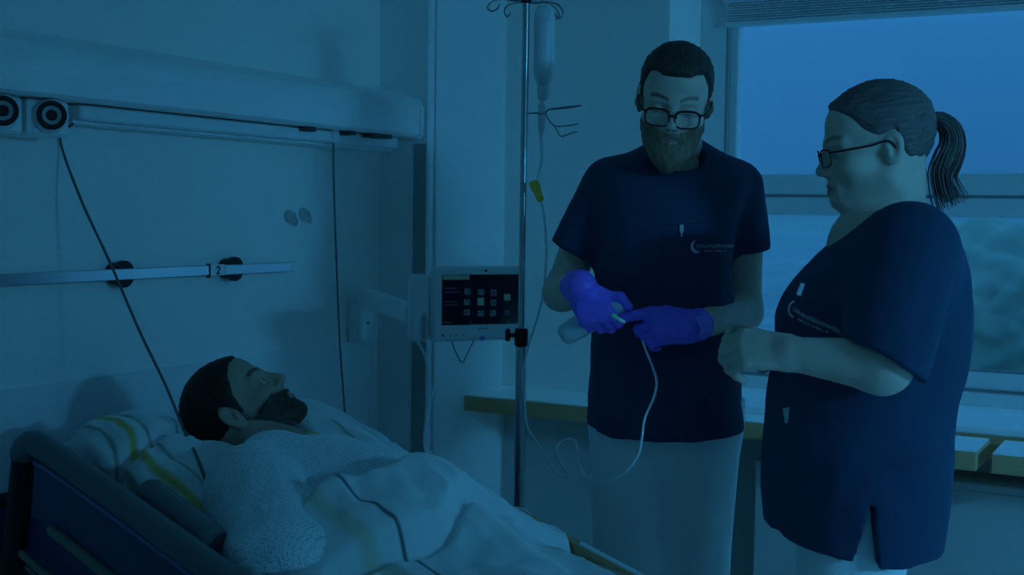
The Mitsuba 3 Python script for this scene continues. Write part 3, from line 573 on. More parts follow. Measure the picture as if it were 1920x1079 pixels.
put(k + '__undercarriage', cat([box(-1.9, 0.2, 1.75, 1.81, 0.24, 0.32, .01), box(-1.9, 0.2, 2.30, 2.36, 0.24, 0.32, .01), box(-1.3, -1.2, 1.75, 2.36, 0.2, ZF - .16, .01), box(-0.3, -0.2, 1.75, 2.36, 0.2, ZF - .16, .01)]), GREYP, False)
for x in (-1.8, 0.1):
    for y in (1.78, 2.33):
        put(k + '__castor', lathe([(0, -0.02), (0.05, -0.02), (0.06, -0.012), (0.06, 0.012), (0.05, 0.02), (0, 0.02)], (x, y, 0.0605), (0, 1, 0), 24), BLACK, 30)
        put(k + '__castor_fork', box(x - 0.02, x + 0.02, y - 0.03, y + 0.03, 0.115, 0.25, .005), GREYP, False)
put(k + '__headboard', box(-2.055, -2.030, 1.57, 2.46, 0.40, 0.83, .010), RAILB, 20, label='dark blue headboard')
put(k + '__headboard_grip', tube([(-2.045, 1.585, 0.72), (-2.045, 1.61, 0.80), (-2.045, 1.67, 0.835), (-2.045, 2.42, 0.835)], 0.016, 10), BLACK, True, label='black grip tube')
NR = 1.575                                            # plane of the near side rail
q = lambda px, py, y=NR: onYb(px, py, y)
put(k + '__rail_tube', tube([q(43, 858), q(46, 842), q(62, 832), q(100, 852), q(180, 908), q(300, 995), q(430, 1090), q(560, 1185)], 0.0235, 14), RAILG, True, label='grey rounded rail handle')
poly = [q(62, 850), q(110, 885), q(330, 1042), q(560, 1215), q(560, 1320), q(260, 1130), q(150, 1040), q(85, 985), q(55, 970)]
put(k + '__rail_panel', prism([(a[0], a[2]) for a in poly], 1, NR + .004, NR + .022), RAILB, False, label='dark blue rail panel')
put(k + '__rail_edge', tube([q(66, 868, NR - .004), q(120, 902, NR - .004), q(330, 1056, NR - .004), q(540, 1215, NR - .004)], 0.006, 8), mat('rail_edge', (0.10, 0.14, 0.30), .35), True, label='lighter blue edge')
put(k + '__rail_bar', tube([q(94, 993), q(150, 1036), q(205, 1082), q(300, 1160)], 0.0105, 10), BEIGE, True, label='beige lower rail bar')
put(k + '__rail_bar', tube([q(40, 1038), q(65, 1060), q(100, 1090)], 0.008, 10), BEIGE, True, label='beige lower rail bar')
put(k + '__rail_post', tube([q(50, 838, NR + .012), q(44, 870, NR + .012), q(36, 950, NR + .012), q(26, 1040, NR + .012), q(12, 1150, NR + .012), q(6, 1300, NR + .012)], 0.023, 12), BLACK, True, label='rail post coloured black for the shade on it')  # shade on the post is put into its colour
g0, g1 = onYb(282, 926, 1.622), onYb(392, 1010, 1.622)
put(k + '__grip', tube([g0 - nrm(g1 - g0) * .012, g0, g0 + (g1 - g0) * .3, g1, g1 + nrm(g1 - g0) * 0.02], [0.017, 0.0262, 0.0268, 0.027, 0.02], 16), RAILG, True, label='grey padded grip')
put(k + '__grip_mount', obox(onYb(345, 1012, 1.60), (nrm(g1 - g0), (0, 1, 0), nrm(np.cross(nrm(g1 - g0), (0, 1, 0)))), (0.04, 0.03, 0.02), .01), BLACK, 20, label='black grip mount')
FRY = 2.445
p0, p1 = onYb(968, 957, FRY), onYb(1202, 1081, FRY); p2 = p0 + (p1 - p0) * 2.2
n_ = lambda a, d: (a[0], a[2] - d)
put(k + '__edge_board', prism([n_(p0, 0), n_(p1, 0), n_(p2, 0), n_(p2, .13), n_(p1, .13), n_(p0, .13)], 1, FRY - .012, FRY + .012), WOOD, False, label='wooden edge board on the far side')
put(k + '__edge_highlight', tube([p0 + (p1 - p0) * .55 + [0, -.004, .003], p1 + [0, -.004, .003], p2 + [0, -.004, .003]], .0055, 8, False), WHITEP, True, label='pale strip standing in for the highlight on the board edge')  # highlight along the board edge, made as a white tube

PLACE[0] = None
k = tag('line_connector', 'small white and blue line connector lying on the far bed edge below the stand', 'connector')
put(k + '__lead', tube(W_((948, 955, 2.83), (965, 953, 2.83), (985, 958, 2.82), (1000, 972, 2.80), (1009, 984, 2.79)), 0.003, 8), CORDW, True)
put(k + '__lead', tube(W_((955, 962, 2.82), (975, 965, 2.81), (988, 968, 2.81), (1004, 980, 2.79)), 0.003, 8), CORDW, True)
put(k + '__clip', tube(W_((966, 957, 2.81), (971, 968, 2.805), (974, 972, 2.80)), 0.0045, 8), BLUECLIP, True, label='blue clip')
#=====PART3=====
# ================================================================ people
AXC = np.array([RX, FY, UZ])
P_at = P
SKIN_C, SKIN_P, SKIN_W = (0.68, 0.50, 0.40), (0.40, 0.27, 0.20), (0.70, 0.53, 0.43)
def cones_sdf(p, bones, k):
    d = None
    for b in bones: x = cone(p, *b); d = x if d is None else smin(d, x, k)
    return d
def bone_box(bones, pad=0.03):
    pts = np.array([q for b in bones for q in b[:2]]); r = max(max(b[2:]) for b in bones)
    return bounds(pts, r + pad)
def surf(mesh, origins, direction, off=0.0012):
    """Where rays from the origins along direction meet the mesh, lifted off it a little (printing and seams)."""
    d = np.tile(nrm(direction), (len(origins), 1)); loc, ir, _ = mesh.ray.intersects_location(origins, d, multiple_hits=False)
    out = np.asarray(origins, float).copy(); hit = np.zeros(len(origins), bool); out[ir] = loc - d[ir] * off; hit[ir] = True
    return out, hit
def hair_sdf(H, p, region, thick, strand=(260, 70, 40), amp=0.004, seed=0):
    q = H.loc(p); d = smin(H.skull(q), H.sdf(p) / H.k + 0.004, 0.006)
    n = nfbm(q * np.asarray(strand), 2, seed) - 0.5
    rg = region(q); return np.maximum(d - thick(q) * np.clip(rg / .016, .2, 1) - amp * n * np.clip(rg / .01, .3, 1), -rg + 0.004 * (nfbm(q * 150, 2, seed + 3) - 0.5)) * H.k
def spectacles(k, H, w=0.0255, h=0.0185, rim=0.0015, z0=-0.004, y0=0.1065, temple=0.0022):
    g = tag(k)
    def lensring(s, sc=1.0):
        a = np.linspace(0, 2 * np.pi, 41)[:-1]; e = 3.2; cs, sn = np.cos(a), np.sin(a)
        x = s * 0.0325 + w * sc * np.sign(cs) * np.abs(cs) ** (2 / e); z = z0 + h * sc * np.sign(sn) * np.abs(sn) ** (2 / e)
        return np.c_[x, y0 - 0.010 * ((np.abs(x) - .005) / .055).clip(0) ** 2, z]
    parts = []
    for s in (-1, 1):
        r = lensring(s); r = np.vstack([r, r[:1]]); parts.append(tube(H.world(r), rim * H.k, 6, False))
        parts.append(tube(H.world([(s * 0.058, y0 - .010, z0 + .010), (s * 0.072, y0 - .030, z0 + .010), (s * 0.081, 0.03, z0 + .012), (s * 0.082, -0.004, z0 + .016), (s * 0.081, -0.02, z0 - .004)]), temple * H.k, 6))
        t = lensring(s)[1:20]; parts.append(tube(H.world(t), rim * 1.5 * H.k, 6, False))
    parts.append(tube(H.world([(-.009, y0, z0 + .004), (0, y0 + .003, z0 + .008), (.009, y0, z0 + .004)]), rim * 1.2 * H.k, 6))
    key = put(k, cat(parts), GLASSF, True)
    for s in (-1, 1):
        v = H.world(np.vstack([lensring(s, .97), [[s * 0.0325, y0 - .002, z0]]])); n = len(v) - 1
        put(key + '__lens', tm(v, [[i, (i + 1) % n, n] for i in range(n)]), 'm_lens', True)
    return key
def eyes(k, H, gaze=(0, 1, -0.1)):
    for s in (-1, 1):
        m = trimesh.creation.icosphere(3, 0.0122); v = m.vertices; g = nrm(gaze); a = (v / 0.0122) @ g
        c = np.where(a[:, None] > 0.975, [[0.01, 0.01, 0.012]], np.where(a[:, None] > 0.90, [[0.06, 0.07, 0.07]], [[0.42, 0.41, 0.39]]))
        m.vertices = H.world(v + [s * 0.032, 0.0765, 0.0005]); put(k + '__eye', m, EYEW, color=c)
def wrap_text(key, mesh, rows, origin, ex, ez, direction):
    parts = []
    for m in rows:
        v = np.asarray(m.vertices); o = origin + v[:, :1] * ex + v[:, 1:2] * ez - nrm(direction) * 0.3
        w, hit = surf(mesh, o, direction, 0.0014); ok = hit[m.faces].all(1)
        w = w - nrm(direction) * (v[:, 2:3] > 0.5e-3) * 0.0006
        q = tm(w, np.asarray(m.faces)[ok]); e = np.linalg.norm(w[q.faces[:, 0]] - w[q.faces[:, 1]], axis=1)
        q.update_faces(e < 0.03); parts.append(q)
    return cat(parts)
def crescent(r=0.011):
    a = np.linspace(math.radians(105), math.radians(300), 24); th = 0.10 + 0.30 * np.sin(np.linspace(0.25, 2.9, 24))
    o = np.c_[np.cos(a), np.sin(a)] * r; i = np.c_[np.cos(a), np.sin(a)] * (r * (1 - th))[:, None] + [0.0008, 0.0006]
    v = np.vstack([np.c_[o, np.zeros(24)], np.c_[i, np.zeros(24)], np.c_[o, np.full(24, .001)], np.c_[i, np.full(24, .001)]]); f = []
    for j in range(23):
        f += [[48 + j, 72 + j, 49 + j], [49 + j, 72 + j, 73 + j]]
    return tm(v, f)
def logo_rows():
    a = text_mesh('Universitätsmedizin', 0.0085, 0.001); a.apply_translation((-0.001, -0.0025, 0))
    rows = [crescent(0.0150), a.copy()]
    x = 0.018
    for ch in 'GREIFSWALD':
        t = text_mesh(ch, 0.0042, 0.001, True); t.apply_translation((x, -0.0125, 0)); rows.append(t); x += 0.0062
    rows[1] = rows[1].subdivide(); rows[0] = rows[0].subdivide(); return rows

# ---------------------------------------------------------------- the standing man
def build_man():
    k = tag('person', 'standing bearded man with glasses in a navy tunic and blue gloves holding an infusion bottle', 'person')
    O = np.array([*P(1245, 815, 2.9)[:2], 0.0])
    Lc = lambda w: (np.asarray(w) - O) @ AXC.T
    Wd = lambda m: tm(m.vertices @ AXC + O, m.faces)
    J = lambda px, py, Z: Lc(P(px, py, Z))
    ht = 2.76
    up = nrm(UZ * 0.94 - FY * 0.33 + RX * 0.05); fw = nrm(-FY * 0.93 - UZ * 0.33 - RX * 0.15)
    H = Head(P(1265, 191, ht), fw, up, 0.965, 1.0, 1.0)
    Rs, Re, Rw = J(1132, 345, 2.90), J(1054, 548, 2.96), J(1084, 536, 2.70)
    Ls, Le, Lw = J(1395, 350, 2.90), J(1393, 585, 2.93), J(1300, 612, 2.70)
    def outline(rows, Z=2.9):
        z, cx, a, cy, b = [], [], [], [], []
        for py, l, r, bb, yo in rows:
            pl, pr = J(l, py, Z), J(r, py, Z); z.append((pl[2] + pr[2]) / 2); cx.append((pl[0] + pr[0]) / 2); a.append((pr[0] - pl[0]) / 2); b.append(bb); cy.append(yo + pl[1] * 0 )
        o = np.argsort(z); f = lambda w: np.array(w)[o]
        return f(z), f(cx), f(cy), f(a), f(b)
    rows = [(800, 1098, 1396, .150, 0), (740, 1100, 1391, .147, 0), (660, 1106, 1386, .142, 0), (600, 1111, 1377, .135, 0), (540, 1115, 1370, .130, 0), (490, 1117, 1368, .128, 0), (430, 1118, 1374, .128, 0), (380, 1117, 1388, .122, 0),
            (345, 1118, 1398, .112, 0), (318, 1130, 1392, .098, .012), (298, 1158, 1378, .082, .03), (282, 1188, 1352, .068, .045), (268, 1212, 1330, .056, .055), (258, 1226, 1314, .050, .06)]
    lo = outline(rows)
    def sleeve(p, s, e, r0, r1):
        a = nrm(e - s); d = cone(p, s, e + a * 0.1, r0, r1); return smax(d, (p - e) @ a, 0.006)
    eR, eL = J(1076, 474, 2.93), J(1405, 474, 2.92)
    def tunic(p):
        d = loft(p, *lo, e=2.3)
        d = smin(d, np.minimum(sleeve(p, Rs + [0.012, 0, 0.0], eR, 0.060, 0.060), sleeve(p, Ls + [-0.010, 0, 0.0], eL, 0.054, 0.050)), 0.035)
        nb = J(1268, 275, 2.84); d = smax(d, -cone(p, nb + [0, -.02, -.02], nb + [0, -.02, .12], 0.060, 0.075), 0.008)
        w = np.clip((1.42 - p[:, 2]) / 0.3, 0.25, 1)
        return d + folds(p, (9, 9, 3.2), 0.011, 11) * w + 0.003 * (nfbm(p * 30, 2, 4) - .5)
    tl = mesh_sdf(tunic, (-0.36, -0.22, lo[0][0] - 0.02), (0.34, 0.20, 1.66), 0.0055)
    # the hem: lower at the middle than at the side slits
    v = tl.vertices; v[:, 2] -= 0.012 * np.clip(1 - np.abs(v[:, 0]) / 0.19, 0, 1) * np.clip((lo[0][0] + 0.1 - v[:, 2]) / 0.1, 0, 1)
    tw = Wd(tl)
    # body
    neck = (J(1270, 300, 2.91), Lc(H.world((0, -0.025, -0.05))), 0.060, 0.058)
    trunk = [(J(1250, 340, 2.9) - [0, 0, .02], J(1248, 760, 2.9), .10, .12), (Rs + [.03, 0, -.01], Ls - [.03, 0, .01], .05, .05)]
    hipL, hipR = J(1180, 830, 2.9), J(1312, 830, 2.9)
    kneeL, kneeR = np.array([hipL[0] + .005, 0, .50]), np.array([hipR[0] - .005, .01, .50])
    ankL, ankR = np.array([hipL[0] + .01, .02, .09]), np.array([hipR[0] - .012, .03, .09])
    legs = [(hipL, kneeL, .075, .055), (kneeL, ankL, .053, .036), (hipR, kneeR, .075, .055), (kneeR, ankR, .053, .036), (ankL, ankL + [-.01, -.15, -.045], .034, .028), (ankR, ankR + [.01, -.15, -.045], .034, .028)]
    arms = [(Rs, Re, .045, .041), (Re, Rw, .043, .027), (Ls, Le, .044, .042), (Le, Lw, .044, .028)]
    d1, n1 = nrm((.48, -.34, -.81)), np.array((.26, .92, -.16))
    HR = hand(Rw, d1, n1, 1, [(42, 62, 35), (58, 60, 38), (64, 62, 38), (68, 62, 38)], ((.62, .05, .80), (.93, .50, .10)), 0.93)
    HL = hand(Lw, (-.92, -.36, .0), (-.35, .80, -.40), -1, [(18, 26, 16), (62, 58, 25), (68, 62, 30), (66, 56, 28)], ((.92, .26, .12), (.96, .22, -.10)), 0.97)
    def body(p):
        d = cones_sdf(p, trunk + legs, 0.05); d = smin(d, cone(p, *neck), 0.03); return smin(d, cones_sdf(p, arms, 0.02), 0.02)
    coarse = mesh_sdf(lambda p: body(p) + .006, (-.32, -.30, 0), (.36, .2, 1.56), 0.014)
    armsd = lambda p: smin(smin(cones_sdf(p, arms, 0.02), hand_sdf(p, HR, -0.0035), 0.02), hand_sdf(p, HL, -0.0035), 0.02)
    am = mesh_sdf(lambda p: armsd(p) + 0.002 * (nfbm(p * 30, 2, 6) - .5), *bounds(np.vstack([Rs, Re, Rw, hand_pts(HR)]), .06), 0.005)
    am2 = mesh_sdf(lambda p: armsd(p) + 0.002 * (nfbm(p * 30, 2, 6) - .5), *bounds(np.vstack([Ls, Le, Lw, hand_pts(HL)]), .06), 0.005)
    Hl = Head(Lc(H.c), fw @ AXC.T, up @ AXC.T, H.k, H.jaw, H.nose)
    hd = mesh_sdf(lambda p: smin(Hl.sdf(p), cone(p, *neck), 0.02), *bounds(np.array([Hl.c, neck[0] + [0, 0, .03]]), .15), 0.0027)
    bm = Wd(cat([coarse, am, am2, hd]))
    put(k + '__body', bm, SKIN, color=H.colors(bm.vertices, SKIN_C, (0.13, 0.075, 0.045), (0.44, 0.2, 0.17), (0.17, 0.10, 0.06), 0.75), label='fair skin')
    reg = lambda q: q[:, 2] - np.interp(q[:, 1], [-.12, -.055, -.03, -.012, .012, .026, .045, .065, .10], [-.072, -.062, .0, .018, -.005, .048, .062, .070, .072]) - 0.012 * np.clip(np.abs(q[:, 0]) - .03, 0, .03) / .03 * (q[:, 1] > .04)
    th = lambda q: 0.004 + 0.008 * np.clip((q[:, 2] - 0.03) / 0.06, 0, 1) + 0.003 * (q[:, 1] > 0.05)
    hm = mesh_sdf(lambda p: hair_sdf(H, p, reg, th, (240, 90, 60), 0.006, 1), *bounds(np.array([H.c]), .165), 0.0027)
    put(k + '__hair', hm, HAIRV, color=np.array([0.060, 0.044, 0.036]) * (0.6 + 0.9 * nfbm(H.loc(hm.vertices) * [250, 60, 50], 2, 8))[:, None], label='short brown hair')
    def beard(p):
        q = H.loc(p); ax = np.abs(q[:, 0])
        d0 = H.sdf(p) / H.k
        r = (-0.030 - 0.45 * np.clip(0.055 - ax, 0, 1)) - q[:, 2]
        r = np.maximum(r, np.where(q[:, 2] < .012, np.minimum(0.018 - np.abs(q[:, 1] - .008), (ax - .058)), -1))
        mous = 0.0075 - np.abs(q[:, 2] + .0505 + ax * .22); r = np.maximum(r, np.minimum(mous, .031 - ax))
        r = np.minimum(r, np.linalg.norm((q - [0, .094, -.0645]) / [2.2, 2.4, 1], axis=1) - .0068)
        r = np.minimum(r, q[:, 1] + .008)
        d = d0 - (0.0030 + 0.004 * np.clip((-.07 - q[:, 2]) / .03, 0, 1)) * np.clip(r / .012, .15, 1)
        d = smin(d, ell(q, (0, .084, -.116), (.022, .018, .026)), 0.02)
        return np.maximum(d + 0.005 * (nfbm(q * [200, 200, 70], 2, 2) - .5), -r + .003 * (nfbm(q * 180, 1, 5) - .5)) * H.k
    bd = mesh_sdf(beard, *bounds(np.array([H.c]), .165), 0.0027)
    put(k + '__beard', bd, HAIRV, color=np.array([0.26, 0.17, 0.105]) * (0.6 + 0.8 * nfbm(H.loc(bd.vertices) * [220, 220, 60], 2, 3))[:, None], label='reddish brown full beard')
    spectacles(k + '__glasses', H, w=.0262, h=.0190, rim=.0017, z0=-0.010, y0=.1115, temple=.0025)
    tk = put(k + '__tunic', tw, SCRUB, True, label='navy short-sleeved tunic')
    rows_ = logo_rows()
    S = 2.77 / FOC
    lg = wrap_text(tk, tw, rows_, P(1304, 462, 2.77), RX * 0.90, UZ * .95, FY)
    put(tk + '__logo', lg, PRINT, False, label='white printed crescent and lettering')
    # breast pocket and hem pocket seams
    def seam(px, r=0.0011, key='__seam', m=SCRUB):
        pts = [P(*q, 2.55) for q in px]; pts = spline(pts, 8); w, hit = surf(tw, pts, FY, 0.0005)
        if hit.all(): put(tk + key, tube(w, r, 5, False), m, True)
    seam([(1262, 421), (1290, 422), (1318, 421), (1350, 418)]); seam([(1262, 421), (1263, 470), (1266, 512)])
    seam([(1290, 652), (1320, 655), (1352, 645), (1376, 632)]); seam([(1118, 660), (1135, 690), (1150, 740)])
    trous = [(hipL + [0, 0, .1], kneeL, .092, .083), (kneeL, ankL + [0, 0, -.03], .082, .074), (hipR + [0, 0, .1], kneeR, .092, .083), (kneeR, ankR + [0, 0, -.03], .082, .074)]
    def trousers(p):
        a, b = cones_sdf(p, trous[:2], .04), cones_sdf(p, trous[2:], .04); d = smin(a, b, .012)
        d = smin(d, ell(p, (hipL + hipR) / 2 + [0, .01, .06], (.155, .115, .14)), .05)
        d = np.maximum(d, np.maximum(p[:, 2] - 1.02, .055 - p[:, 2]))
        return d + folds(p, (11, 11, 2.0), 0.014, 21)
    put(k + '__trousers', Wd(mesh_sdf(trousers, (-.26, -.2, 0.03), (.28, .22, 1.04), 0.006)), TROUS, True, label='white trousers')
    for a in (ankL, ankR):
        s = mesh_sdf(lambda p: np.maximum(smin(cone(p, a + [0, .03, -.045], a + [0, -.16, -.055], .046, .038), cone(p, a + [0, .03, -.02], a + [0, -.02, -.02], .05, .05), .03), 0.002 - p[:, 2]), a + [-.08, -.25, -.1], a + [.08, .12, .06], 0.006)
        put(k + '__shoe', Wd(s), WHITEP, True, label='white shoe')
    for Hh, w, e, lab in ((HR, Rw, Re, 'blue nitrile glove gripping the bottle'), (HL, Lw, Le, 'blue nitrile glove pinching the line end')):
        a = nrm(w - e)
        def glove(p):
            d = hand_sdf(p, Hh, 0.0015); cuff = np.maximum(cone(p, w - a * .035, w + a * .03, .0335, .032), -(p - (w - a * .028)) @ a)
            d = smin(d, cuff, 0.012); bead = np.abs((p - (w - a * .026)) @ a)
            return d + 0.0035 * (np.abs(2 * nfbm(p * [40, 40, 70], 2, 5) - 1) - .4) - 0.002 * np.clip(1 - bead / .004, 0, 1)
        put(k + '__glove', Wd(mesh_sdf(glove, *bounds(np.vstack([hand_pts(Hh), w - a * .04]), .055), 0.0026)), GLOVE, True, label=lab)
    pen = P(1276, 429, 2.76); w, hit = surf(tw, np.array([pen - FY * .3]), FY, 0.003)
    pc_ = w[0] if hit.all() else pen
    put('pocket_pen', cat([obox(pc_, AXC, (.0042, .002, .009), .001), obox(pc_ - UZ * .006 - FY * .002, AXC, (.0018, .001, .011), .0005)]), PRINT, 20, label='white pen clip on the breast pocket of the bearded man', category='pen')
    nn = nrm(n1 - d1 * (d1 @ n1)); ss = np.cross(d1, nn); M = Rw + d1 * .070 + nn * .039
    return (M - ss * .088 - d1 * .004) @ AXC + O, (M + ss * .044) @ AXC + O
MAN = build_man()

# bottle in his right hand
b0, b1 = MAN; be = nrm(b1 - b0); bl = np.linalg.norm(b1 - b0)
k = tag('held_bottle', 'pale clear infusion bottle gripped in the blue glove of the standing man', 'bottle')
put(k + '__body', lathe([(0, -.004), (.014, -.004), (.0225, .004), (.0245, .02), (.0250, bl * .55), (.0265, bl * .8), (.0262, bl + .004), (.0235, bl + .014), (.018, bl + .021), (.010, bl + .025), (0, bl + .026)], b0, be, 36), mat('pale_bottle', (0.62, 0.68, 0.70), 0.3, specular=0.5), True)
k = tag('line_spike', 'small green and white line connector between the two blue gloves', 'connector')
c0, c1 = P(1146, 590, 2.555), P(1168, 603, 2.565); ce = nrm(c1 - c0)
put(k + '__cap', lathe([(0, 0), (.0045, .001), (.0052, .006), (.0045, .016), (.003, .018), (0, .018)], c0, ce, 16), GREENC, 40, label='green cap')
put(k + '__hub', lathe([(0, .016), (.003, .016), (.0042, .022), (.0036, .034), (0, .036)], c0, ce, 16), WHITEP, 40, label='white hub')

# ---------------------------------------------------------------- the standing woman
def build_woman():
    k = tag('person_001', 'standing woman in profile with glasses, ponytail and navy tunic, hands clasped by the window', 'person')
    K_ = 1.05; P = lambda px, py, Z: P_at(px, py, Z * K_)
    O = np.array([*P(1600, 1000, 2.4)[:2], 0.0])
    Lc = lambda w: (np.asarray(w) - O) @ AXC.T
    Wd = lambda m: tm(m.vertices @ AXC + O, m.faces)
    J = lambda px, py, Z: Lc(P(px, py, Z))
    fw = nrm(-RX * 0.99 - UZ * 0.15 + FY * 0.06); up = nrm(UZ - RX * 0.15)
    H = Head(P(1644, 281, 2.4), fw, up, 0.99 * K_, 0.95, 0.95, 0.006, chin=.014)
    rows = [(1010, 1436, 1752, .220, 0), (960, 1433, 1757, .226, 0), (900, 1432, 1763, .236, 0), (850, 1432, 1768, .230, 0), (800, 1433, 1771, .205, 0), (750, 1436, 1776, .202, 0), (700, 1446, 1790, .20, 0), (650, 1462, 1801, .198, 0),
            (600, 1468, 1804, .195, 0), (560, 1477, 1802, .192, 0), (520, 1496, 1797, .188, 0), (485, 1527, 1788, .182, 0), (455, 1558, 1776, .165, 0), (430, 1582, 1760, .140, 0), (408, 1602, 1745, .105, 0), (392, 1618, 1732, .075, 0)]
    z, cx, a, b = [], [], [], []
    for py, l, r, bb, _ in rows:
        pl, pr = J(l, py, 2.4), J(r, py, 2.4); z.append((pl[2] + pr[2]) / 2); cx.append((pl[0] + pr[0]) / 2); a.append((pr[0] - pl[0]) / 2); b.append(bb * K_)
    z, cx, a, b = (np.array(q)[::1] for q in (z, cx, a, b)); lo = (z, cx, 0 * cx, a, b)
    Ls, Le, Lw = J(1712, 470, 2.20), J(1660, 686, 2.125), J(1487, 664, 2.17)
    Rs, Re, Rw = J(1690, 455, 2.58), J(1640, 690, 2.60), J(1475, 648, 2.44)
    eL = J(1658, 676, 2.125); eR = J(1650, 672, 2.60)
    def sleeve(p, s, e, r0, r1):
        q = nrm(e - s); d = cone(p, s, e + q * .12, r0, r1); return smax(d, (p - e) @ np.array([-.476, 0, -.879]), 0.006)
    slit0, slit1 = J(1624, 940, 2.2), J(1622, 1045, 2.2)
    neckc = J(1640, 392, 2.38)
    def tunic(p):
        d = loft(p, *lo, e=2.2)
        d = smin(d, ell(p, J(1530, 600, 2.31), (.075, .085, .08)), .05); d = smin(d, ell(p, J(1530, 600, 2.49), (.075, .085, .08)), .05)
        d = smin(d, np.minimum(sleeve(p, Ls + [0, .02, .0], eL, .090, .0735), sleeve(p, Rs + [0, -.03, 0], eR, .088, .070)), .04)
        d = smax(d, -cone(p, neckc + [-.03, 0, -.015], neckc + [-.06, 0, .12], .052, .10), .008)
        d = smax(d, -cone(p, neckc + [0.01, 0, -.0], neckc + [.0, 0, .12], .060, .07), .008)
        t = np.clip((slit0[2] - p[:, 2]) / (slit0[2] - slit1[2]), -.2, 1.2); w = np.abs(p[:, 0] - slit0[0]) - t * .0148 - .0015
        d = smax(d, -np.maximum(np.maximum(w, p[:, 1] + .06), p[:, 2] - slit0[2]), .002)
        return d + folds(p, (8, 8, 3.5), .010, 31) * np.clip((1.48 - p[:, 2]) / .2, .2, 1) + .003 * (nfbm(p * 30, 2, 14) - .5)
    tl = mesh_sdf(tunic, (-.29, -.44, z.min() - .02), (.31, .36, 1.53), .0055)
    v = tl.vertices; kz = np.clip((z.min() + .12 - v[:, 2]) / .12, 0, 1); v[:, 2] += kz * (0.030 * np.clip(-(v[:, 0] + .02) / .17, 0, 1))
    tw = Wd(tl)
    neck = (J(1672, 410, 2.4), Lc(H.world((0, -.028, -.05))), .062, .060)
    trunk = [(J(1650, 470, 2.4), J(1610, 900, 2.4), .11, .135), (Ls + [0, .04, -.01], Rs + [0, -.04, -.01], .06, .06)]
    hl, hr = J(1600, 930, 2.31), J(1610, 930, 2.49)
    legs = []
    for h_ in (hl, hr):
        kn = np.array([h_[0] - .005, h_[1] * .9, .47]); an = np.array([h_[0] + .02, h_[1] * .85, .09]); legs += [(h_, kn, .10, .06), (kn, an, .058, .038), (an, an + [-.15, 0, -.05], .036, .028)]
    arms = [(Ls, Le, .056, .047), (Le + [-.01, 0, .0], Lw, .0483, .030), (Rs, Re, .056, .047), (Re, Rw, .046, .028)]
    HL = hand(Lw, (-.93, .30, .04), (.30, .72, -.62), -1, [(32, 42, 25), (38, 45, 28), (42, 48, 30), (46, 52, 32)], ((.80, .25, .45), (.88, .40, .10)), 1.0, fat=1.12)
    HR = hand(Rw, (-.86, -.30, -.30), (.1, -.55, .83), 1, [(30, 50, 30), (34, 52, 32), (38, 54, 34), (40, 56, 34)], ((.8, .4, .4), (.8, .5, .1)), .98, fat=1.1)
    def body(p):
        d = cones_sdf(p, trunk + legs, .05); d = smin(d, cone(p, *neck), .03); return smin(d, cones_sdf(p, arms, .02), .02)
    coarse = mesh_sdf(lambda p: body(p) + .006, (-.27, -.34, 0), (.28, .34, 1.48), .014)
    n_ = lambda p: .002 * (nfbm(p * 30, 2, 16) - .5)
    am = mesh_sdf(lambda p: smin(cones_sdf(p, arms[:2], .025), hand_sdf(p, HL), .018) + n_(p), *bounds(np.vstack([Le + [0, 0, .2], Le, Lw, hand_pts(HL)]), .065), .0036)
    am2 = mesh_sdf(lambda p: smin(cones_sdf(p, arms[2:], .025), hand_sdf(p, HR), .018) + n_(p), *bounds(np.vstack([Re + [0, 0, .2], Re, Rw, hand_pts(HR)]), .065), .0036)
    Hl = Head(Lc(H.c), fw @ AXC.T, up @ AXC.T, H.k, H.jaw, H.nose, H.fat, chin=H.chin)
    chin2 = (Lc(H.world((0, .040, -.096))), J(1625, 405, 2.4), .030, .050)
    hd = mesh_sdf(lambda p: smin(smin(Hl.sdf(p), cone(p, *neck), .025), cone(p, *chin2), .03), *bounds(np.array([Hl.c, neck[0] - [0, 0, .03]]), .15), .0027)
    bm = Wd(cat([coarse, am, am2, hd]))
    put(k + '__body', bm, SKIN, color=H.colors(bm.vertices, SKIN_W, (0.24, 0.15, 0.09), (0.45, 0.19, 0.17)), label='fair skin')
    reg = lambda q: q[:, 2] - np.interp(q[:, 1], [-.12, -.085, -.06, -.040, -.020, .012, .03, .055, .075, .10], [-.085, -.080, -.055, -.02, .030, .024, .036, .060, .078, .086])
    th = lambda q: .005 + .006 * np.clip((q[:, 2] - .03) / .06, 0, 1)
    hm = mesh_sdf(lambda p: hair_sdf(H, p, reg, th, (220, 26, 190), .007, 2), *bounds(np.array([H.c]), .165), .0027)
    q = H.loc(hm.vertices); hc = lambda v, s: np.array([0.155, 0.130, 0.125]) * (0.5 + 1.0 * nfbm(v, 2, s))[:, None]
    hk = put(k + '__hair', hm, HAIRV, color=hc(q * [240, 24, 200], 18), label='brown hair pulled back')
    guide = np.array([P(1722, 228, 2.40), P(1740, 225, 2.395), P(1762, 224, 2.39), P(1783, 243, 2.385), P(1788, 272, 2.38), P(1778, 302, 2.38), P(1769, 328, 2.38), P(1775, 356, 2.38), P(1788, 386, 2.38)])
    ga = spline(guide, 6); rr = np.interp(np.linspace(0, 1, len(ga)), [0, .12, .2, .4, .6, .8, 1], [.012, .0085, .0105, .018, .021, .017, .020])
    parts = []; r_ = np.random.default_rng(3)
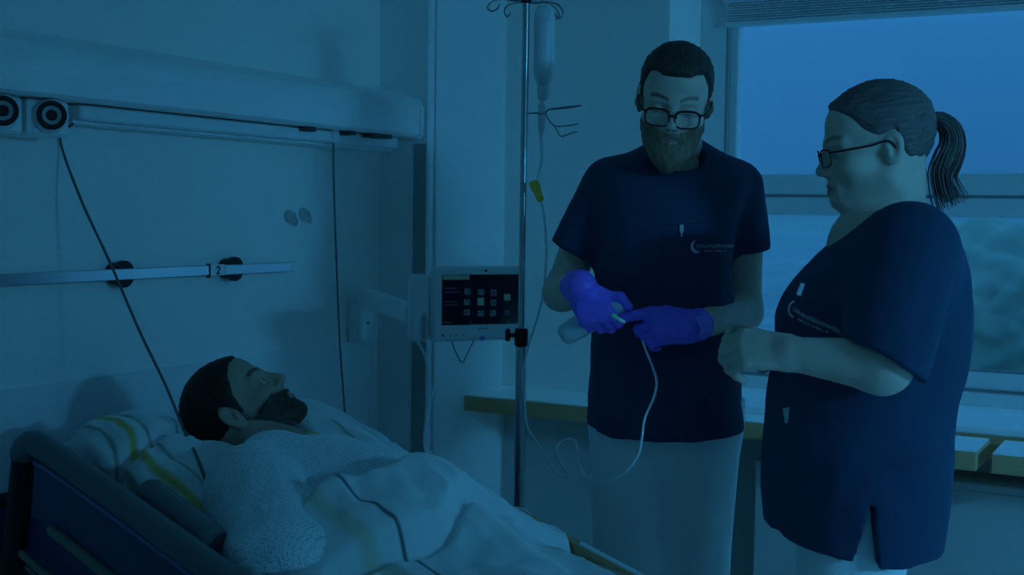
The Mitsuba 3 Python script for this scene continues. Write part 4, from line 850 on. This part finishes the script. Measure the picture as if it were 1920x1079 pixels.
    for i in range(300):
        r, t = math.sqrt(r_.uniform()), r_.uniform(0, 6.283); last = r_.uniform(.72, 1.0) if i < 270 else 1.0
        n = int(len(ga) * last); fly = 1.0 if i < 270 else 1.0 + 1.0 * np.linspace(0, 1, n)
        ox, oy = r * math.cos(t), r * math.sin(t)
        tan = np.gradient(ga, axis=0)[:n]; tan /= np.linalg.norm(tan, axis=1, keepdims=True); nv = np.cross(tan, FY); nv /= np.linalg.norm(nv, axis=1, keepdims=True)
        wob = 0.0015 * np.sin(np.linspace(0, 9, n) + t * 3)[:, None]
        pth = ga[:n] + (nv * ox + FY * oy) * (rr[:n] * fly)[:, None] + nv * wob
        parts.append(tube(pth[::2], [.0014, .0021, .0018, .0007], 4, False))
    parts.append(tube(ga, rr * .75 * np.interp(np.linspace(0, 1, len(ga)), [0, .7, 1], [1, 1, .1]), 10, False)); pt = cat(parts)
    put(hk + '__ponytail', pt, HAIRV, color=hc(pt.vertices * 120, 28), label='wispy curved ponytail')
    put(hk + '__hair_tie', tube([P(1741, 225, 2.395) + (UZ * math.cos(a) + FY * math.sin(a)) * .010 for a in np.linspace(0, 6.283, 15)], .0035, 6), DGREY, True, label='dark hair tie')
    spectacles(k + '__glasses', H, w=.0245, h=.0165, rim=.0012, z0=-0.004, temple=.0020)
    eyes(k, H, (0, 1, -.15))
    tk = put(k + '__tunic', tw, SCRUB, True, label='navy short-sleeved tunic with side slit')
    dr_ = nrm(RX * .84 + FY * .54)
    ex = nrm(RX * .54 - FY * .84)
    lg = wrap_text(tk, tw, logo_rows(), P(1499, 580, 2.27), ex * .86 - UZ * .36, UZ * .96 + ex * .10, dr_)
    put(tk + '__logo', lg, PRINT, False, label='white printed crescent and lettering')
    for px in ([(1608, 428), (1585, 448), (1552, 484), (1520, 516)], [(1606, 440), (1588, 470), (1556, 496), (1520, 522)]):
        w, hit = surf(tw, spline([P(*s, 2.1) for s in px], 6), FY, .0006)
        w = w[hit]
        if len(w) > 4 and np.abs(np.diff(w, axis=0)).max() < .05: put(tk + '__piping', tube(w, .0011, 5, False), mat('piping', (.16, .19, .26), .7) if 'm_piping' not in scene else 'm_piping', True, label='lighter neckline piping')
    trous = []
    for i in range(0, 6, 3): trous += [(legs[i][0] + [0, -.012 if i == 0 else .012, .03], legs[i][1], .110, .094), (legs[i + 1][0], legs[i + 1][1] - [0, 0, .03], .088, .075)]
    def trousers(p):
        d = smin(cones_sdf(p, trous[:2], .04), cones_sdf(p, trous[2:], .04), .02); d = smin(d, ell(p, (hl + hr) / 2 + [0.0, 0, .03], (.145, .166, .150)), .05)
        d = np.maximum(d, np.maximum(p[:, 2] - 1.02, .055 - p[:, 2])); return d + folds(p, (11, 11, 2), .010, 41)
    put(k + '__trousers', Wd(mesh_sdf(trousers, (-.26, -.30, .03), (.28, .30, 1.04), .007)), TROUS, True, label='white trousers')
    for i in (2, 5):
        a = legs[i][0]
        s = mesh_sdf(lambda p: np.maximum(smin(cone(p, a + [.03, 0, -.045], a + [-.15, 0, -.055], .044, .036), cone(p, a + [.02, 0, -.02], a + [-.02, 0, -.02], .046, .046), .03), .002 - p[:, 2]), a + [-.24, -.08, -.1], a + [.12, .08, .06], .006)
        put(k + '__shoe', Wd(s), WHITEP, True, label='white shoe')
    for key, px, py, hw, hh, tilt, lab, c in (('chest_pen', 1501, 543, .0035, .010, .35, 'white pen clip on the chest of the woman in profile', 'pen'), ('pocket_note', 1583.5, 856, .0085, .0145, -.14, 'small white paper tag sticking out of the pocket of the woman in profile', 'paper tag')):
        w, hit = surf(tw, np.array([P(px, py, 1.9)]), FY, .0008); c_ = w[0]
        e3 = nrm(UZ + RX * tilt); e1 = nrm(RX - e3 * (RX @ e3))
        put(key, obox(c_, (e1, FY, e3), (hw, .0012, hh), .0008), PRINT, 20, label=lab, category=c)
build_woman()

# ---------------------------------------------------------------- the patient and the bedding
def build_patient():
    PLACE[0] = to_room
    k = tag('person_002', 'dark-haired bearded patient lying on his back in the bed in a pale patterned gown', 'person')
    fw = nrm(RX * math.cos(math.radians(51)) + UZ * math.sin(math.radians(51)) + FY * .10); up = nrm(-RX * math.cos(math.radians(39)) + UZ * math.sin(math.radians(39)))
    fw, up = dir_bed(fw), dir_bed(up)
    H = Head(Pb(450, 768, 2.64), fw, up, 0.93, 1.05, 1.1, mouth=-0.0015, holes=False)
    B = lambda x, y, h: np.array([x, y, float(zm(x)) + h])
    sN, sF = B(-1.455, 1.850, .125), B(-1.50, 2.15, .085)
    eN = onYb(522, 1104, 1.69); wN = onYb(610, 1160, 1.665)
    eF, wF = B(-1.25, 2.22, .065), B(-1.07, 2.15, .095)
    neck = (B(-1.53, 2.035, .115), H.world((0, -.03, -.05)), .060, .058)
    trunk = [(B(-1.40, 2.01, .11), B(-0.95, 2.03, .09), .085, .075), (B(-1.40, 1.93, .11), B(-1.44, 2.08, .10), .08, .07), (B(-1.0, 1.95, .09), B(-1.0, 2.08, .09), .08, .08)]
    legs = []
    for y in (1.93, 2.11): legs += [(B(-.9, y, .085), B(-.45, y, .07), .072, .055), (B(-.45, y, .07), B(-.02, y, .055), .053, .04), (B(-.02, y, .055), B(.01, y, .08), .038, .03)]
    arms = [(sN, eN, .052, .044), (eN, wN, .042, .029), (sF, eF, .05, .044), (eF, wF, .042, .029)]
    HN = hand(wN, (.97, .1, -.2), (0, .2, -1), 1, [(15, 20, 12)] * 4, ((.8, .4, .3), (.9, .3, 0)), 1.0)
    HF = hand(wF, (.9, -.35, -.1), (0, .1, -1), -1, [(15, 20, 12)] * 4, ((.8, .3, .4), (.9, .3, .1)), 1.0)
    def body(p):
        d = cones_sdf(p, trunk + legs, .05); d = smin(d, cone(p, *neck), .03); return smin(d, cones_sdf(p, arms, .02), .02)
    coarse = mesh_sdf(lambda p: body(p) + .004, (-1.75, 1.55, .55), (.15, 2.5, 1.10), .014)
    am = mesh_sdf(lambda p: smin(cones_sdf(p, arms[:2], .02), hand_sdf(p, HN), .018), *bounds(np.vstack([eN + [0, 0, .1], eN, wN, hand_pts(HN)]), .06), .0045)
    am2 = mesh_sdf(lambda p: smin(cones_sdf(p, arms[3:], .02), hand_sdf(p, HF), .018), *bounds(np.vstack([eF, wF, hand_pts(HF)]), .06), .005)
    hd = mesh_sdf(lambda p: smin(H.sdf(p), cone(p, *neck), .022), *bounds(np.array([H.c, neck[0]]), .15), .0027)
    bm = cat([coarse, am, am2, hd])
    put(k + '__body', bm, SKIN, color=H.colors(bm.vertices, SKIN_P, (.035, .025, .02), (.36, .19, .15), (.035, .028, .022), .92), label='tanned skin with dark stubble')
    reg = lambda q: q[:, 2] - np.interp(q[:, 1], [-.12, -.055, -.03, -.012, .010, .026, .045, .065, .10], [-.085, -.075, .0, .020, -.022, .030, .052, .070, .076])
    th = lambda q: .003 + .005 * np.clip((q[:, 2] - .03) / .05, 0, 1)
    hm = mesh_sdf(lambda p: hair_sdf(H, p, reg, th, (180, 180, 120), .006, 6), *bounds(np.array([H.c]), .17), .0028)
    put(k + '__hair', hm, HAIRV, color=np.array([.020, .015, .012]) * (.6 + .8 * nfbm(hm.vertices * 150, 2, 8))[:, None], label='short dark hair')
    def beard(p):
        q = H.loc(p); ax = np.abs(q[:, 0]); d0 = H.sdf(p) / H.k
        r = (-.034 - .30 * np.clip(.055 - ax, 0, 1)) - q[:, 2]
        r = np.maximum(r, np.where(q[:, 2] < -.028, np.minimum(.014 - np.abs(q[:, 1] - .010), ax - .055), -1))
        r = np.maximum(r, np.minimum(.006 - np.abs(q[:, 2] + .0505 + ax * .2), .028 - ax))
        r = np.minimum(r, np.linalg.norm((q - [0, .094, -.0645]) / [2, 2.4, 1], axis=1) - .0085); r = np.minimum(r, q[:, 1] + .004); r = np.minimum(r, q[:, 2] + .128)
        d = d0 - .0026 * np.clip(r / .014, .1, 1)
        return np.maximum(d + .003 * (nfbm(q * 220, 2, 2) - .5), -r + .006 * (nfbm(q * 160, 1, 5) - .5)) * H.k
    bd = mesh_sdf(beard, *bounds(np.array([H.c]), .165), .0028)
    put(k + '__beard', bd, HAIRV, color=np.array([.045, .034, .026]) * (.6 + .8 * nfbm(bd.vertices * 200, 2, 3))[:, None], label='dark trimmed beard')
    eyes(k, H, (.1, 1, .05))
    # gown
    slp = np.array([[.9806, 0, -.1961], [0, 1, 0], [.1961, 0, .9806]])
    sl = [(sN + [0.0, -.01, .0], eN + [0.0, .01, .03], .102, .094), (sF, eF, .080, .070), (eF, wF + [-.05, 0, .01], .070, .056)]
    def gown(p):
        d = ell(p, B(-1.36, 1.99, .110), (.235, .180, .120), slp); d = smin(d, ell(p, B(-1.18, 1.99, .100), (.20, .165, .112), slp), .05)
        d = smin(d, cone(p, sN + [.0, .05, .0], sF - [0, .05, 0], .090, .080), .05); d = smin(d, cones_sdf(p, sl[:1], .03), .018); d = smin(d, cones_sdf(p, sl[1:], .04), .025)
        d = smax(d, -cone(p, B(-1.625, 2.01, .120), B(-1.70, 2.00, .30), .070, .088), .010)
        d = smin(d, ell(p, B(-1.505, 1.91, .185), (.05, .05, .035)), .03)
        d = np.maximum(d, np.where(p[:, 1] < 1.82, (p - eN) @ nrm((.30, 0, -.95)) + .026, -1))
        return d + folds(p, (9, 9, 9), .012, 51) + folds(p, (24, 10, 24), .004, 55)
    gm = mesh_sdf(gown, (-1.72, 1.54, .60), (-.80, 2.45, 1.16), .006)
    gk = put(k + '__gown', gm, GOWN, True, label='pale gown with a fine dotted pattern')
    cp = [(492, 838, 2.50), (520, 832, 2.50), (552, 826, 2.52), (580, 819, 2.55), (600, 813, 2.60), (612, 806, 2.66)]
    w = to_bed(np.array([P(*s) for s in spline(cp, 6)]))
    w2, _, _ = trimesh.proximity.closest_point(gm, w)
    put(gk + '__collar', tube(w2 + [0, -.001, .003], .0045, 6, False), NAVY, True, label='navy collar trim')
    PLACE[0] = None
    return H
PH = build_patient()
PLACE[0] = to_room

def linen_mesh(key, m, stripes, base=(0.66, 0.69, 0.69), **kw):
    return put(key, m, LINEN, color=stripes(m.vertices), **kw)
# pillow
E1, E2, E3 = np.array([.9806, 0, -.1961]), np.array([0, 1.0, 0]), np.array([.1961, 0, .9806])
PCN = np.array([-1.70, 2.00, float(zm(-1.70))]) + E3 * 0.080
def pillow(p):
    q = np.c_[(p - PCN) @ E1, (p - PCN) @ E2, (p - PCN) @ E3]
    a, b = .230, .315
    ux, uy = np.abs(q[:, 0]) / a, np.abs(q[:, 1]) / b
    edge = np.clip(1 - ux ** 3.2, 0, 1) ** .5 * np.clip(1 - uy ** 5, 0, 1) ** .5
    t = 0.004 + .078 * edge
    d = np.maximum(np.maximum(np.abs(q[:, 2]) - t, np.abs(q[:, 0]) - a), np.abs(q[:, 1]) - b) * .75
    hd = H_ = cone(p, PH.world((0, -.02, .02)), PH.world((0, -.02, -.05)), .102, .085)
    d = smax(d, -hd, .05)
    d = smin(d, ell(p, PCN + E1 * -.12 + E2 * -.22 + E3 * .035, (.11, .10, .05), np.array([E1, E2, E3])), .03)
    w = 1.0
    d = d + folds(p, (5, 15, 5), .024, 61) * w + folds(p, (20, 26, 20), .006, 65) + .022 * np.exp(-((q[:, 0] + .045 + .35 * (q[:, 1] + .22)) / .016) ** 2) * np.clip((-.10 - q[:, 1]) / .06, 0, 1)
    return np.maximum(d, float(0) + (np.array([zm(x) for x in (0,)])[0] * 0) - (p[:, 2] - zm(p[:, 0]) - .004) * .98)
pm = mesh_sdf(pillow, PCN - [.34, .52, .24], PCN + [.34, .52, .26], .0055)
def pstripes(v):
    q = (v - PCN) @ E2 + 0.010 * np.sin((v - PCN) @ E1 * 14); c = np.tile([.64, .67, .67], (len(v), 1)).astype(float)
    def s(at, w, col):
        t = np.clip(1.5 - np.abs(q - at) / w, 0, 1)[:, None]; c[:] = c * (1 - t) + np.array(col) * t
    for at in (-.262, .10): s(at, .0085, (.56, .43, .12))
    for at in (-.296, -.222, .18): s(at, .0030, (.30, .33, .26))
    return c * (.96 + .08 * nfbm(v * 30, 2, 4))[:, None]
put('pillow', pm, LINEN, color=pstripes(pm.vertices), label='white pillow with yellow stripes under the head of the patient', category='pillow')

# duvet
def duvet():
    nx, ny = 440, 400
    x = np.linspace(0, 1, nx)[:, None]; y = np.linspace(1.52, 2.425, ny)[None, :]
    xe = -1.185 - .030 * np.clip((1.93 - y) / .10, 0, 1) + .05 * np.clip((1.80 - y) / .15, 0, 1) - .28 * np.clip(y - 1.93, 0, .3) + .012 * np.sin(y * 21)
    X = xe + (0.40 - xe) * x ** 1.15; Y = np.broadcast_to(y, X.shape)
    hc = np.interp(X, [-1.4, -1.18, -.98, -.78, -.38, .1, .4], [.222, .215, .178, .152, .13, .12, .10])
    from scipy.interpolate import PchipInterpolator as PI
    prof = PI([1.5, 1.6, 1.7, 1.8, 1.92, 2.02, 2.1, 2.2, 2.3, 2.4, 2.44], [.10, .25, .58, .90, 1.05, 1.0, .84, .53, .26, .03, .0])(Y)
    h = .012 + hc * prof
    xs = -1.05 + .02 * np.sin(Y * 17 + 1) - .38 * np.clip(Y - 1.9, 0, .35)
    lip = 1 / (1 + np.exp((X - xs) / .0045))
    h = h + lip * .036 * (.8 + .4 * nfbm(np.stack([X * 6, Y * 6, X * 0], -1), 2, 71)) - np.exp(-((X - xs - .012) / .011) ** 2) * .022
    p3 = np.stack([X * 5 + Y * 2, Y * 7, X * 0 + 3], -1)
    h = h + .042 * (1 - np.abs(2 * nfbm(p3, 3, 72) - 1) - .75) * np.clip(h / .15, .12, 1) + .010 * (nfbm(np.stack([X * 22, Y * 22, X * 0], -1), 2, 73) - .5)
    side = np.clip((1.60 - Y) / .08, 0, 1); h = h - .16 * side ** 1.5
    roll_ = np.clip((X - xe) / .022, 0, 1); h = h - .030 * (1 - np.sqrt(np.clip(1 - (1 - roll_) ** 2, 0, 1)))
    Zt = zm(X) + h; Zb = np.maximum(Zt - .024, zm(X) + .004 - .3 * side)
    top = np.stack([X, Y, Zt], -1).reshape(-1, 3); bot = np.stack([X, Y, np.minimum(Zb, Zt - .012)], -1).reshape(-1, 3)
    i, j = np.meshgrid(np.arange(nx - 1), np.arange(ny - 1), indexing='ij'); a = i * ny + j; n = nx * ny
    qd = np.stack([a, a + ny, a + ny + 1, a + 1], -1).reshape(-1, 4); F = [qd, qd[:, ::-1] + n]
    e = np.concatenate([np.arange(ny), np.arange(1, nx) * ny + ny - 1, (nx - 1) * ny + np.arange(ny - 2, -1, -1), np.arange(nx - 2, 0, -1) * ny])
    e2 = np.roll(e, -1); F.append(np.stack([e, e2, e2 + n, e + n], 1)); q = np.vstack(F)
    v = np.vstack([top, bot])
    s = v[:, 1] + .010 * np.sin(v[:, 0] * 15); c = np.tile([.66, .69, .69], (len(v), 1)).astype(float)
    for at, w, col in ((1.825, .0032, (.10, .12, .14)), (1.775, .012, (.58, .57, .46))):
        t = np.clip(1.5 - np.abs(s - at) / w, 0, 1)[:, None]; c = c * (1 - t) + np.array(col) * t
    return tm(v, np.vstack([q[:, [0, 1, 2]], q[:, [0, 2, 3]]])), c
dm, dc_ = duvet()
put('duvet', dm, LINEN, color=dc_, label='white duvet with thin dark stripe folded back over the patient', category='duvet')
PLACE[0] = None; pm.vertices = to_room(pm.vertices)

# the call cord, from the outlets over the pillow
pts = [(-2.10, 1.915, 1.605), P(113, 262, 2.78), P(150, 370, 2.74), P(205, 490, 2.70), P(262, 622, 2.66), P(310, 722, 2.60)]
for px, py in ((321, 757), (333, 785), (349, 818), (365, 848), (378, 880), (388, 910), (394, 935)):
    loc, _, _ = pm.ray.intersects_location([CAM], [nrm(_ray(px, py))], multiple_hits=False)
    if len(loc): pts.append(loc[0] + [0, -.001, .0025])
put('call_cord', tube(pts, 0.0028, 6), CORD, True, label='thin dark cord running from the gas outlets down the wall onto the pillow', category='cord')
